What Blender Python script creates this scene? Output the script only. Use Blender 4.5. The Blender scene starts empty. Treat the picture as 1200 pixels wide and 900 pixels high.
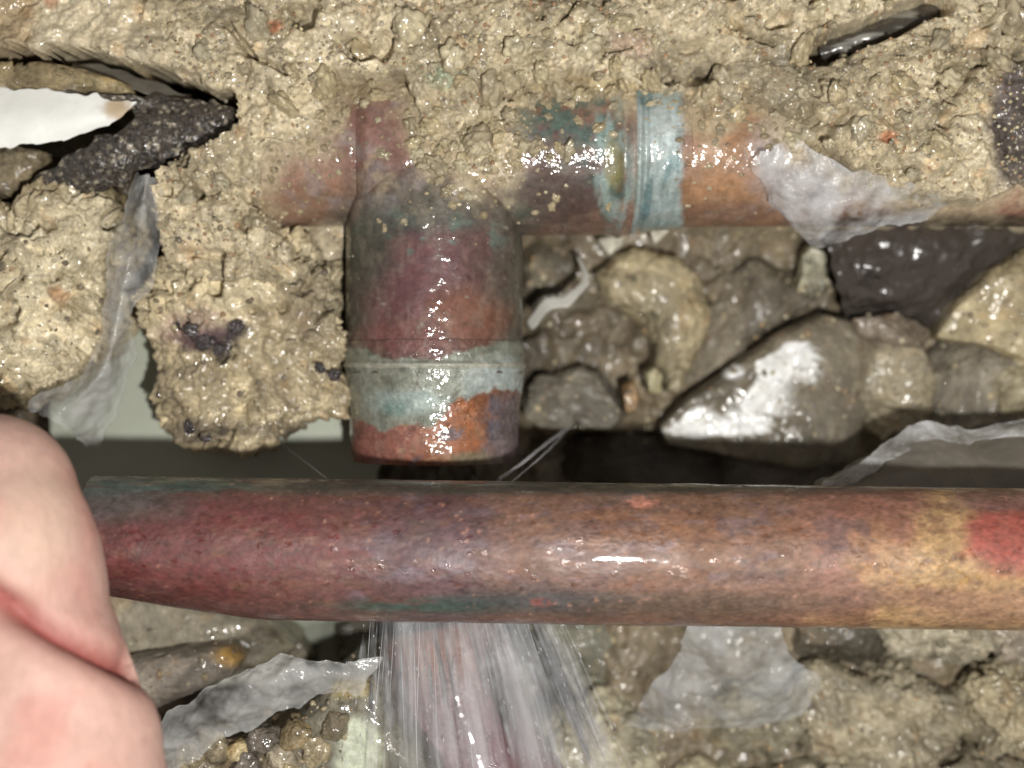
import bpy, math, random
import numpy as np
from mathutils import Vector

# ------------------------------------------------------------------ camera, light, exposure
MM = 0.001
CAM_Z = 250.0            # mm above the axis of the tee
F_PX = 1523.0            # focal length in photo pixels (1200 wide)
scene = bpy.context.scene
col = scene.collection

cam_data = bpy.data.cameras.new('camera')
cam_data.sensor_width = 36.0
cam_data.lens = 36.0 * F_PX / 1200.0
cam_data.clip_start = 0.005
cam_data.clip_end = 10.0
cam_data.dof.use_dof = True
cam_data.dof.focus_distance = 0.219
cam_data.dof.aperture_fstop = 9.8
cam = bpy.data.objects.new('camera', cam_data)
cam.location = (0, 0, CAM_Z * MM)
col.objects.link(cam)
scene.camera = cam

world = bpy.data.worlds.new('World')
scene.world = world
world.use_nodes = True
bg = world.node_tree.nodes['Background']
bg.inputs[0].default_value = (1.0, 0.94, 0.87, 1)
bg.inputs[1].default_value = 0.22

lamp_data = bpy.data.lights.new('phone_flash', 'POINT')
lamp_data.energy = 3.2
lamp_data.color = (1.0, 0.98, 0.945)
lamp_data.shadow_soft_size = 0.0042
lamp = bpy.data.objects.new('phone_flash', lamp_data)
lamp.location = (0.030, -0.036, (CAM_Z + 4) * MM)
col.objects.link(lamp)

scene.view_settings.view_transform = 'Standard'
scene.view_settings.look = 'None'
scene.view_settings.exposure = 0.0
scene.view_settings.gamma = 1.0
scene.render.engine = 'CYCLES'
scene.cycles.use_denoising = True
scene.cycles.max_bounces = 8
scene.cycles.transparent_max_bounces = 16

# ------------------------------------------------------------------ helpers: coordinates, noise
K0 = 1.22
def kz(z): return K0 * (240.0 / (CAM_Z - z)) ** 2
def lin(c):
    c = np.asarray(c, float) / 255.0
    return np.where(c <= 0.04045, c / 12.92, ((c + 0.055) / 1.055) ** 2.4)
def A(r, g, b, z=10):                       # observed colour -> base colour of the surface
    return np.clip(lin((r, g, b)) / kz(z), 0.004, 0.82)
def W(px, py, z):                           # photo pixel at height z -> mm
    s = (CAM_Z - z) / F_PX
    return np.array([(px - 600) * s, (450 - py) * s, z])
def PX(x, y, z):
    s = F_PX / (CAM_Z - z)
    return 600 + x * s, 450 - y * s

def h3(ix, iy, iz, seed=0):
    ix = np.asarray(ix).astype(np.int64); iy = np.asarray(iy).astype(np.int64); iz = np.asarray(iz).astype(np.int64)
    n = (ix * 374761393 + iy * 668265263 + iz * 2147483647 + seed * 974634777 + 1013904223) & 0xFFFFFFFF
    n = ((n ^ (n >> 13)) * 1274126177) & 0xFFFFFFFF
    n = ((n ^ (n >> 15)) * 2246822519) & 0xFFFFFFFF
    n = n ^ (n >> 16)
    return n.astype(np.float64) / 4294967295.0
def vn(p, seed=0):
    f = np.floor(p); t = p - f; t = t * t * t * (t * (6 * t - 15) + 10)
    i = f.astype(np.int64); r = 0
    for dx in (0, 1):
        wx = t[:, 0] if dx else 1 - t[:, 0]
        for dy in (0, 1):
            wy = t[:, 1] if dy else 1 - t[:, 1]
            for dz in (0, 1):
                wz = t[:, 2] if dz else 1 - t[:, 2]
                r = r + wx * wy * wz * h3(i[:, 0] + dx, i[:, 1] + dy, i[:, 2] + dz, seed)
    return r * 2 - 1
def fbm(p, oct=4, seed=0, gain=0.5):
    a, s, n = 1.0, 0.0, 0.0
    q = np.array(p, float)
    for k in range(oct):
        s = s + a * vn(q + 17.3 * k, seed + k); n += a; a *= gain; q = q * 2.03
    return s / n
def worley(p, seed=0, flat=False):          # distance to nearest feature, id value of the cell, second distance
    f = np.floor(p).astype(np.int64); n = len(p)
    d1 = np.full(n, 9.0); d2 = np.full(n, 9.0); idv = np.zeros(n)
    zr = (0,) if flat else (-1, 0, 1)
    for dx in (-1, 0, 1):
        for dy in (-1, 0, 1):
            for dz in zr:
                cx, cy, cz = f[:, 0] + dx, f[:, 1] + dy, f[:, 2] + dz
                ox = h3(cx, cy, cz, seed + 11); oy = h3(cx, cy, cz, seed + 23)
                oz = 0 * ox if flat else h3(cx, cy, cz, seed + 37)
                d = (cx + ox - p[:, 0]) ** 2 + (cy + oy - p[:, 1]) ** 2
                if not flat: d = d + (cz + oz - p[:, 2]) ** 2
                m = d < d1
                d2 = np.where(m, d1, np.minimum(d2, d))
                idv = np.where(m, h3(cx, cy, cz, seed + 51), idv)
                d1 = np.where(m, d, d1)
    return np.sqrt(d1), idv, np.sqrt(d2)
def sst(a, b, x):
    t = np.clip((x - a) / (b - a), 0, 1); return t * t * (3 - 2 * t)
def mix(a, b, t):
    t = np.asarray(t)[:, None]; return np.asarray(a) * (1 - t) + np.asarray(b) * t
def poly_sd(x, y, poly):                    # signed distance, positive inside
    P = np.array(poly, float); n = len(P)
    d = np.full(x.shape, 1e9); ins = np.zeros(x.shape, bool)
    for i in range(n):
        a = P[i]; b = P[(i + 1) % n]; e = b - a
        wx, wy = x - a[0], y - a[1]
        t = np.clip((wx * e[0] + wy * e[1]) / (e @ e), 0, 1)
        d = np.minimum(d, (wx - e[0] * t) ** 2 + (wy - e[1] * t) ** 2)
        c = ((a[1] > y) != (b[1] > y)) & (x < (b[0] - a[0]) * (y - a[1]) / (b[1] - a[1] + 1e-12) + a[0])
        ins ^= c
    d = np.sqrt(d)
    return np.where(ins, d, -d)
def ell(px, py, cx, cy, rx, ry, soft=0.35, jit=None):   # soft elliptical patch in photo pixels
    q = np.sqrt(((px - cx) / rx) ** 2 + ((py - cy) / ry) ** 2)
    if jit is not None: q = q + jit
    return 1 - sst(1 - soft, 1 + soft, q)

# ------------------------------------------------------------------ helpers: meshes, objects
def gfaces(nu, nv, wrap=False):             # vertices indexed u*nv+v
    u = np.arange(nu if wrap else nu - 1); v = np.arange(nv - 1)
    U, V = np.meshgrid(u, v, indexing='ij'); U2 = (U + 1) % nu
    return np.stack([U * nv + V, U2 * nv + V, U2 * nv + V + 1, U * nv + V + 1], -1).reshape(-1, 4)
def mesh_np(name, verts, faces, cols=None, uv=None, smooth=True, extra=None):
    me = bpy.data.meshes.new(name)
    verts = np.asarray(verts, np.float32) * MM
    fl = [faces] if extra is None else [faces] + extra
    loops = np.concatenate([f.reshape(-1) for f in fl]).astype(np.int32)
    tot = np.concatenate([np.full(len(f), f.shape[1]) for f in fl]).astype(np.int32)
    start = np.concatenate([[0], np.cumsum(tot)[:-1]]).astype(np.int32)
    me.vertices.add(len(verts)); me.vertices.foreach_set('co', verts.reshape(-1))
    me.loops.add(len(loops)); me.loops.foreach_set('vertex_index', loops)
    me.polygons.add(len(tot)); me.polygons.foreach_set('loop_start', start); me.polygons.foreach_set('loop_total', tot)
    me.update(calc_edges=True)
    if smooth: me.polygons.foreach_set('use_smooth', np.ones(len(tot), bool))
    if cols is not None:
        at = me.color_attributes.new('Col', 'FLOAT_COLOR', 'POINT')
        c = np.ones((len(verts), 4), np.float32); c[:, :3] = cols
        at.data.foreach_set('color', c.reshape(-1))
    if uv is not None:
        at = me.attributes.new('Flow', 'FLOAT_VECTOR', 'POINT')
        c = np.zeros((len(verts), 3), np.float32); c[:, :2] = uv
        at.data.foreach_set('vector', c.reshape(-1))
    me.validate()
    return me
def tag(o, label=None, cat=None, group=None, kind=None):
    if label: o['label'] = label
    if cat: o['category'] = cat
    if group: o['group'] = group
    if kind: o['kind'] = kind
    return o
def wloc(o):
    v = Vector(o.location)
    while o.parent: o = o.parent; v += o.location
    return v
def mk(name, verts, faces, mat, parent=None, cols=None, uv=None, smooth=True, extra=None, **kw):
    verts = np.asarray(verts, float)
    org = np.array([(verts[:, 0].min() + verts[:, 0].max()) / 2, (verts[:, 1].min() + verts[:, 1].max()) / 2, verts[:, 2].min()])
    me = mesh_np(name, verts - org, faces, cols, uv, smooth, extra)
    o = bpy.data.objects.new(name, me); col.objects.link(o)
    me.materials.append(mat)
    loc = Vector(org * MM)
    if parent is not None:
        loc = loc - wloc(parent); o.parent = parent
    o.location = loc
    return tag(o, **kw)
def empty(name, loc, **kw):
    o = bpy.data.objects.new(name, None); col.objects.link(o); o.location = Vector(loc) * MM
    o.empty_display_size = 0.01
    return tag(o, **kw)

# ------------------------------------------------------------------ materials
def new_mat(name):
    m = bpy.data.materials.new(name); m.use_nodes = True
    nt = m.node_tree; return m, nt, nt.nodes['Principled BSDF'], nt.nodes['Material Output']
def N(nt, kind, **kw):
    n = nt.nodes.new(kind)
    for k, v in kw.items(): setattr(n, k, v)
    return n
def noise_node(nt, vec, scale, detail=4, rough=0.6):
    n = N(nt, 'ShaderNodeTexNoise'); n.inputs['Scale'].default_value = scale
    n.inputs['Detail'].default_value = detail; n.inputs['Roughness'].default_value = rough
    nt.links.new(vec, n.inputs['Vector']); return n
def ramp(nt, fac, p0, p1, c0=(0, 0, 0, 1), c1=(1, 1, 1, 1)):
    r = N(nt, 'ShaderNodeMapRange'); r.inputs['From Min'].default_value = p0; r.inputs['From Max'].default_value = p1
    r.inputs['To Min'].default_value = c0[0]; r.inputs['To Max'].default_value = c1[0]
    nt.links.new(fac, r.inputs['Value']); return r
def math_node(nt, op, a, b):
    n = N(nt, 'ShaderNodeMath', operation=op)
    for i, v in enumerate((a, b)):
        if isinstance(v, (int, float)): n.inputs[i].default_value = v
        else: nt.links.new(v, n.inputs[i])
    return n
def surf_mat(name, rough=(0.35, 0.75), grain=0.35, grain_scale=900, bump=0.5, bump_dist=0.0004, bump_scale=700,
             coat=0.0, coat_rough=0.1, metallic=0.0, spec=0.5, wet_scale=120, sss=0.0, coat_patchy=False, stretch=(1, 1, 1), mottle=0.0, glint=0.0, coat_bump=0.1, wet=0.0, wet_bump=600, wet_dist=0.0011):
    m, nt, b, out = new_mat(name)
    tc = N(nt, 'ShaderNodeTexCoord'); mp = N(nt, 'ShaderNodeMapping'); mp.inputs['Scale'].default_value = stretch
    nt.links.new(tc.outputs['Object'], mp.inputs['Vector']); vec = mp.outputs['Vector']
    at = N(nt, 'ShaderNodeAttribute', attribute_name='Col')
    g = noise_node(nt, vec, grain_scale, 5, 0.7)
    gr = ramp(nt, g.outputs['Fac'], 0.25, 0.75, (1 - grain,), (1 + grain,))
    mul = N(nt, 'ShaderNodeVectorMath', operation='SCALE')
    nt.links.new(at.outputs['Color'], mul.inputs[0]); nt.links.new(gr.outputs['Result'], mul.inputs['Scale'])
    outc = mul.outputs[0]
    if mottle:
        for sc_, k_ in ((520, 1.0), (1400, 0.8)):
            vo = N(nt, 'ShaderNodeTexVoronoi'); vo.inputs['Scale'].default_value = sc_; nt.links.new(vec, vo.inputs['Vector'])
            sp = N(nt, 'ShaderNodeSeparateColor'); nt.links.new(vo.outputs['Color'], sp.inputs[0])
            vr = ramp(nt, sp.outputs[0], 0.0, 1.0, (1 - mottle * k_,), (1 + mottle * k_,))
            m2 = N(nt, 'ShaderNodeVectorMath', operation='SCALE'); nt.links.new(outc, m2.inputs[0]); nt.links.new(vr.outputs['Result'], m2.inputs['Scale']); outc = m2.outputs[0]
        hn = noise_node(nt, vec, 210, 3, 0.6); hr = ramp(nt, hn.outputs['Fac'], 0.35, 0.65, (0.0,), (1.0,))
        tint = N(nt, 'ShaderNodeMix', data_type='RGBA', blend_type='MULTIPLY'); tint.inputs[7].default_value = (0.84, 0.82, 0.78, 1)
        nt.links.new(hr.outputs['Result'], tint.inputs[0]); nt.links.new(outc, tint.inputs[6]); outc = tint.outputs[2]
    nt.links.new(outc, b.inputs['Base Color'])
    w = noise_node(nt, vec, wet_scale, 5, 0.65)
    rr = ramp(nt, w.outputs['Fac'], 0.38, 0.62, (rough[0],), (rough[1],))
    rout = rr.outputs['Result']
    if glint:
        vo = N(nt, 'ShaderNodeTexVoronoi'); vo.inputs['Scale'].default_value = 1300; nt.links.new(vec, vo.inputs['Vector'])
        sp = N(nt, 'ShaderNodeSeparateColor'); nt.links.new(vo.outputs['Color'], sp.inputs[0])
        gl = ramp(nt, sp.outputs[1], 1 - glint, 1 - glint + 0.02, (1,), (0.2,)); rout = math_node(nt, 'MULTIPLY', rout, gl.outputs['Result']).outputs[0]
    nt.links.new(rout, b.inputs['Roughness'])
    bn = noise_node(nt, vec, bump_scale, 6, 0.65)
    bp = N(nt, 'ShaderNodeBump'); bp.inputs['Strength'].default_value = bump; bp.inputs['Distance'].default_value = bump_dist
    nt.links.new(bn.outputs['Fac'], bp.inputs['Height']); nt.links.new(bp.outputs['Normal'], b.inputs['Normal'])
    b.inputs['Metallic'].default_value = metallic
    b.inputs['Specular IOR Level'].default_value = spec
    b.inputs['Coat Weight'].default_value = coat
    b.inputs['Coat Roughness'].default_value = coat_rough
    if coat_patchy:
        cn = noise_node(nt, vec, 160, 4, 0.6)
        cr = ramp(nt, cn.outputs['Fac'], 0.42, 0.62, (0,), (coat,))
        nt.links.new(cr.outputs['Result'], b.inputs['Coat Weight'])
        b2 = N(nt, 'ShaderNodeBump'); b2.inputs['Strength'].default_value = bump * 0.25; b2.inputs['Distance'].default_value = bump_dist
        nt.links.new(bn.outputs['Fac'], b2.inputs['Height']); b2.inputs['Strength'].default_value = coat_bump; nt.links.new(b2.outputs['Normal'], b.inputs['Coat Normal'])
    if wet:
        wn = noise_node(nt, vec, wet_scale * 0.45, 4, 0.6); wr = ramp(nt, wn.outputs['Fac'], 0.40, 0.66, (wet * 0.25,), (wet,)); nt.links.new(wr.outputs['Result'], b.inputs['Coat Weight'])
        wb = noise_node(nt, vec, wet_bump, 3, 0.55); w2 = N(nt, 'ShaderNodeBump'); w2.inputs['Strength'].default_value = 1.0; w2.inputs['Distance'].default_value = wet_dist
        nt.links.new(wb.outputs['Fac'], w2.inputs['Height']); nt.links.new(w2.outputs['Normal'], b.inputs['Coat Normal']); b.inputs['Coat IOR'].default_value = 1.6
    if sss:
        b.inputs['Subsurface Weight'].default_value = sss
        b.inputs['Subsurface Radius'].default_value = (1.0, 0.35, 0.2)
        b.inputs['Subsurface Scale'].default_value = 0.003
    return m
M_CONC = surf_mat('wet_concrete', (0.4, 0.9), 0.35, 1500, 1.0, 0.0007, 1000, wet_scale=260, mottle=0.18, glint=0.14, wet=1.0, wet_bump=480, wet_dist=0.0006, coat_rough=0.10)
M_ROCK = surf_mat('wet_stone', (0.35, 0.8), 0.3, 700, 0.8, 0.0007, 420, wet_scale=150, mottle=0.10, glint=0.05, spec=0.4, wet=0.55, wet_bump=260, wet_dist=0.0008, coat_rough=0.10)
M_MUD = surf_mat('wet_mud', (0.3, 0.7), 0.35, 500, 0.9, 0.0009, 300, wet_scale=150, mottle=0.12, glint=0.05, wet=0.9, wet_bump=260, wet_dist=0.0008, coat_rough=0.1)
M_TAR = surf_mat('gritty_bitumen', (0.15, 0.6), 0.8, 1500, 1.0, 0.0009, 1500, wet_scale=900, spec=0.8, mottle=0.3, glint=0.3, wet=1.0, wet_bump=700, wet_dist=0.0006, coat_rough=0.11)
M_COPPER = surf_mat('tarnished_copper', (0.4, 0.75), 0.34, 1300, 0.6, 0.00035, 700, coat=0.6, coat_rough=0.10, metallic=0.05, wet_scale=200, mottle=0.06, glint=0.04, spec=0.4, wet=1.0, wet_bump=360, wet_dist=0.0005)
M_TUBE = surf_mat('tarnished_copper_tube', (0.38, 0.72), 0.45, 1500, 0.75, 0.0003, 700, coat=0.9, coat_rough=0.06, metallic=0.05, wet_scale=120, coat_patchy=True, stretch=(0.75, 1.2, 1.2), mottle=0.09, glint=0.07, coat_bump=0.03, spec=0.6)
M_SOLDER = surf_mat('crusted_solder', (0.25, 0.6), 0.25, 1300, 0.8, 0.0004, 800, metallic=0.15, wet_scale=260, mottle=0.08, glint=0.08, spec=0.5, wet=1.0, wet_bump=330, wet_dist=0.0005, coat_rough=0.10)
M_PALE = surf_mat('pale_plastic', (0.65, 0.85), 0.05, 300, 0.1, 0.0003, 100, wet_scale=60)
M_WHITE = surf_mat('white_paint_scrap', (0.3, 0.6), 0.05, 300, 0.15, 0.0003, 300, wet_scale=100)
M_BLACKP = surf_mat('black_plastic', (0.18, 0.32), 0.15, 200, 0.35, 0.0008, 90, coat=0.4, coat_rough=0.2, wet_scale=60)
M_SKIN = surf_mat('skin', (0.45, 0.62), 0.12, 700, 0.55, 0.0003, 1100, sss=0.2, spec=0.3, wet_scale=200, stretch=(1, 0.45, 1))

def film_mat(name, color, a0, a1, rough=0.22, scale=120, bump=0.5, bscale=200, streak=None, spec=0.6, dist=0.0006):
    m, nt, b, out = new_mat(name)
    tc = N(nt, 'ShaderNodeTexCoord')
    if streak:
        at = N(nt, 'ShaderNodeAttribute', attribute_name='Flow'); mp = N(nt, 'ShaderNodeMapping'); mp.inputs['Scale'].default_value = streak
        nt.links.new(at.outputs['Vector'], mp.inputs['Vector']); vec = mp.outputs['Vector']
    else: vec = tc.outputs['Object']
    n = noise_node(nt, vec, scale, 5, 0.6)
    r = ramp(nt, n.outputs['Fac'], 0.32, 0.68, (a0,), (a1,))
    alpha = r.outputs['Result']
    if streak:
        sep = N(nt, 'ShaderNodeSeparateXYZ'); nt.links.new(at.outputs['Vector'], sep.inputs[0])
        e0 = ramp(nt, sep.outputs['X'], 0.0, 0.14); e1 = ramp(nt, sep.outputs['X'], 1.0, 0.80)
        e2 = ramp(nt, sep.outputs['Y'], 1.0, 0.75)
        for e in (e0, e1, e2): alpha = math_node(nt, 'MULTIPLY', alpha, e.outputs['Result']).outputs[0]
    b.inputs['Base Color'].default_value = (*color, 1)
    b.inputs['Roughness'].default_value = rough
    b.inputs['Specular IOR Level'].default_value = spec
    nt.links.new(alpha, b.inputs['Alpha'])
    bn = noise_node(nt, vec if streak else tc.outputs['Object'], bscale, 4, 0.6)
    bp = N(nt, 'ShaderNodeBump'); bp.inputs['Strength'].default_value = bump; bp.inputs['Distance'].default_value = dist
    nt.links.new(bn.outputs['Fac'], bp.inputs['Height']); nt.links.new(bp.outputs['Normal'], b.inputs['Normal'])
    return m
M_FILM = film_mat('milky_plastic_film', (0.60, 0.60, 0.58), 0.05, 0.40, 0.15, scale=110, bump=0.9, bscale=170, dist=0.0009)
M_FILM_CRYST = film_mat('crusted_plastic_film', (0.7, 0.7, 0.7), -0.05, 0.5, 0.14, scale=140, bump=1.0, bscale=420)
M_FILM_THIN = film_mat('clear_plastic_film', (0.66, 0.68, 0.68), 0.06, 0.34, 0.11, scale=80, bump=0.9, bscale=130, dist=0.0009)
M_FILM_MUD = film_mat('muddy_plastic_film', (0.20, 0.18, 0.15), 0.6, 0.92, 0.3)
M_SPRAY = film_mat('aerated_water', (0.52, 0.52, 0.53), -0.06, 0.22, 0.35, scale=1.0, bump=0.15, bscale=2.0, streak=(8, 0.45, 1), spec=0.3)
M_MIST = film_mat('water_mist', (0.56, 0.56, 0.57), 0.0, 0.10, 0.6, scale=300, spec=0.2)
M_STREAK = film_mat('water_streak', (0.6, 0.6, 0.64), 0.15, 0.5, 0.1)
def water_mat():
    m, nt, b, out = new_mat('water_drop')
    b.inputs['Base Color'].default_value = (0.95, 0.97, 0.96, 1); b.inputs['Roughness'].default_value = 0.02
    b.inputs['IOR'].default_value = 1.33; b.inputs['Transmission Weight'].default_value = 1.0
    return m
M_WATER = water_mat()

# ------------------------------------------------------------------ shape builders
def crumbly(p, seed=0, flat=False, amp=1.0):
    """granular mortar: height in mm and per-grain value"""
    w1, i1, e1 = worley(p / 8.5 + 0.35 * np.stack([fbm(p / 5, 2, seed + 5), fbm(p / 5, 2, seed + 6), 0 * p[:, 0]], -1), seed + 1, flat)
    w2, i2, e2 = worley(p / 3.4, seed + 2, flat)
    w3, i3, e3 = worley(p / 1.5, seed + 3, flat)
    big = fbm(p / 22, 3, seed + 8)
    h = 3.2 * (0.55 - w1) + 1.9 * (i2 > 0.3) * (0.5 - w2) + 0.9 * (0.5 - w3) + 2.6 * big + 0.5 * fbm(p / 0.9, 2, seed + 18)
    crack = 1 - sst(0.0, 0.10, e1 - w1 + 0.05 * fbm(p / 2, 2, seed + 12))
    crack = crack * sst(0.0, 0.25, fbm(p / 16, 2, seed + 15))
    pit = sst(0.30, 0.46, fbm(p / 6, 3, seed + 9))
    h = h - 4.2 * pit - 3.4 * crack
    return h * amp, 0.5 * i2 + 0.3 * i3 + 0.2 * i1, np.maximum(pit, crack)
def conc_col(p, g, seed, base, dark, warm=0.35):
    f = fbm(p / 14, 4, seed + 40) * 0.5 + 0.5
    c = mix(base, dark, sst(0.36, 0.70, f))
    c = c * (0.62 + 0.76 * g)[:, None]
    o = sst(0.72, 0.80, fbm(p / 3.5, 2, seed + 44) * 0.5 + 0.5)
    return mix(c, c * np.array([1.15, 0.85, 0.62]), o * warm)

def lump(name, outline, z, h, mat, base, seed, n=90, under=0.8, box=0.7, amp=0.6, scale=6.0, cuts=0, crumb=0.0,
         dark=None, tilt=(0, 0), parent=None, paint=None, center=None, **kw):
    """a stone whose rim follows an outline; z is its equator height, h its rise (mm)"""
    O = np.array([W(a, b, z)[:2] for a, b in outline])
    c = O.mean(0) if center is None else W(center[0], center[1], z)[:2]
    pts = np.concatenate([np.linspace(O[i], O[(i + 1) % len(O)], 24, endpoint=False) for i in range(len(O))])
    d = pts - c; ang = np.arctan2(d[:, 1], d[:, 0]); r = np.hypot(d[:, 0], d[:, 1]); s = np.argsort(ang)
    u = np.linspace(-1, 1, n); U, V = np.meshgrid(u, u, indexing='ij'); U = U.ravel(); V = V.ravel()
    X = U * np.sqrt(1 - V * V / 2); Y = V * np.sqrt(1 - U * U / 2)
    rho = np.clip(np.hypot(X, Y), 1e-6, 1); th = np.arctan2(Y, X)
    R = np.interp(th, ang[s], r[s], period=2 * np.pi)
    phi = rho * math.pi * 0.86
    sp, cp = np.sin(phi), np.cos(phi)
    rad = np.where(phi < math.pi / 2, np.abs(sp) ** box, np.abs(sp) ** 0.6)
    hz = np.where(cp > 0, h * np.abs(cp) ** box, -h * under * np.abs(cp))
    P = np.stack([c[0] + R * rad * np.cos(th), c[1] + R * rad * np.sin(th), z + hz], -1)
    nrm = np.stack([np.cos(th) * sp, np.sin(th) * sp, cp], -1)
    rs = np.random.RandomState(seed)
    for k in range(cuts):
        nv = rs.normal(size=3); nv[2] = abs(nv[2]) * 1.3; nv /= np.linalg.norm(nv)
        q = (P - [c[0], c[1], z]) @ nv; lim = q.max() * rs.uniform(0.62, 0.86)
        P = P - np.clip(q - lim, 0, None)[:, None] * nv * 0.92
    g = np.full(len(P), 0.5); pit = np.zeros(len(P))
    P = P + nrm * (amp * (fbm(P / scale, 5, seed) + 0.3 * fbm(P / 1.1, 3, seed + 3)))[:, None]
    if crumb > 0:
        hh, g, pit = crumbly(P, seed, amp=crumb); P = P + nrm * hh[:, None]
    P[:, 2] += tilt[0] * (P[:, 0] - c[0]) + tilt[1] * (P[:, 1] - c[1])
    if dark is None: dark = np.asarray(base) * 0.6
    C = conc_col(P, g if crumb > 0 else 0.5 + 0.3 * fbm(P / 2.2, 3, seed + 71), seed, base, dark)
    if paint is not None: C = paint(P, C)
    e = np.concatenate([np.arange(n - 1), np.arange(n - 1) * n + n - 1, (n - 1) * n + np.arange(n - 1, 0, -1), np.arange(n - 1, 0, -1) * n])
    return mk(name, P, gfaces(n, n)[:, ::-1], mat, parent, C, extra=[e[None, :]], **kw)

def spline(P, n):
    P = np.array(P, float)
    if len(P) == 2: return np.linspace(P[0], P[1], n)
    Q = np.concatenate([[2 * P[0] - P[1]], P, [2 * P[-1] - P[-2]]])
    t = np.linspace(0, len(P) - 1 - 1e-9, n); i = t.astype(int); f = (t - i)[:, None]
    a, b, c, d = Q[i], Q[i + 1], Q[i + 2], Q[i + 3]
    return 0.5 * (2 * b + (c - a) * f + (2 * a - 5 * b + 4 * c - d) * f ** 2 + (-a + 3 * b - 3 * c + d) * f ** 3)
def sheet(name, rows, mat, seed=0, nu=90, nv=50, amp=0.6, scale=7, thick=0.25, rag=0.8, colfun=None, parent=None, **kw):
    """a pliable sheet through rows of (px, py, z) control points"""
    rows = [spline([W(*q) for q in r], nu) for r in rows]
    R = np.array(rows)
    G = np.stack([spline(R[:, i], nv) for i in range(nu)])        # nu, nv, 3
    dv = np.gradient(G, axis=1); dv /= np.linalg.norm(dv, axis=2, keepdims=True) + 1e-9
    du = np.gradient(G, axis=0); du /= np.linalg.norm(du, axis=2, keepdims=True) + 1e-9
    nr = np.cross(du, dv); nr /= np.linalg.norm(nr, axis=2, keepdims=True) + 1e-9
    fl = G.reshape(-1, 3)
    ed_v = np.abs(np.linspace(-1, 1, nv))[None, :] ** 6 * np.ones((nu, 1)); ed_u = np.abs(np.linspace(-1, 1, nu))[:, None] ** 6 * np.ones((1, nv))
    j1 = fbm(fl / 3.0, 2, seed + 1).reshape(nu, nv, 1); j2 = fbm(fl / 3.0, 2, seed + 2).reshape(nu, nv, 1)
    G = G + dv * (ed_v[..., None] * j1 * rag * 2) + du * (ed_u[..., None] * j2 * rag * 2)
    G = G + nr * (amp * fbm(fl / scale, 4, seed + 3)).reshape(nu, nv, 1)
    top = G.reshape(-1, 3); bot = (G - nr * thick).reshape(-1, 3)
    n = nu * nv; f = gfaces(nu, nv)
    e = np.concatenate([np.arange(nv - 1), np.arange(nu - 1) * nv + nv - 1, (nu - 1) * nv + np.arange(nv - 1, 0, -1), np.arange(nu - 1, 0, -1) * nv])
    e2 = np.roll(e, -1); side = np.stack([e, e2, e2 + n, e + n], -1)
    V = np.concatenate([top, bot]); F = np.concatenate([f, f[:, ::-1] + n, side])
    uu, vv = np.meshgrid(np.linspace(0, 1, nu), np.linspace(0, 1, nv), indexing='ij')
    uv = np.stack([uu.ravel(), vv.ravel()], -1); uv = np.concatenate([uv, uv])
    C = np.full((len(V), 3), 0.5) if colfun is None else colfun(V)
    return mk(name, V, F, mat, parent, C, uv, **kw)
def tube_pts(path, radii, k=10):
    path = np.asarray(path, float); n = len(path)
    T = np.gradient(path, axis=0); T /= np.linalg.norm(T, axis=1, keepdims=True) + 1e-12
    up = np.array([0.13, 0.21, 0.97]); B = np.cross(T, up); B /= np.linalg.norm(B, axis=1, keepdims=True) + 1e-9; Nn = np.cross(B, T)
    a = np.linspace(0, 2 * np.pi, k, endpoint=False)
    V = path[:, None] + np.asarray(radii)[:, None, None] * (np.cos(a)[None, :, None] * B[:, None] + np.sin(a)[None, :, None] * Nn[:, None])
    V = V.reshape(-1, 3)
    i = np.arange(n - 1); j = np.arange(k); I, J = np.meshgrid(i, j, indexing='ij'); J2 = (J + 1) % k
    F = np.stack([I * k + J, I * k + J2, (I + 1) * k + J2, (I + 1) * k + J], -1).reshape(-1, 4)
    return V, F

# ------------------------------------------------------------------ the setting: floor of the hole, broken slab
def floor_h(p):
    r = np.maximum(np.abs(p[:, 0]) / 150, np.abs(p[:, 1]) / 120)
    mud = 13 * sst(0, 10, p[:, 0]) * sst(-16, -6, p[:, 1]) * sst(44, 34, p[:, 1]) + 25 * sst(5, 22, p[:, 0]) * sst(-40, -50, p[:, 1])
    return mud - 47 + (5 - 2 * (mud > 4)) * fbm(p / 18, 4, 91) + 1.2 * fbm(p / 3, 3, 92) + 48 * sst(0.86, 1.08, r + 0.06 * fbm(p / 20, 3, 93))
nx, ny = 560, 460
gx, gy = np.meshgrid(np.linspace(-185, 185, nx), np.linspace(-150, 150, ny), indexing='ij')
p = np.stack([gx.ravel(), gy.ravel(), np.zeros(nx * ny)], -1)
q = p.copy(); q[:, 2] = floor_h(p) + 0.5 * crumbly(p, 97, flat=True)[0]
C = conc_col(q, 0.5 + 0.3 * fbm(p / 2, 3, 95), 96, A(128, 116, 95, -35), A(100, 90, 74, -35))
mk('cavity_floor', q, gfaces(nx, ny), M_MUD, cols=C, kind='structure', label='muddy wet floor of the broken-out hole')

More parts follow.
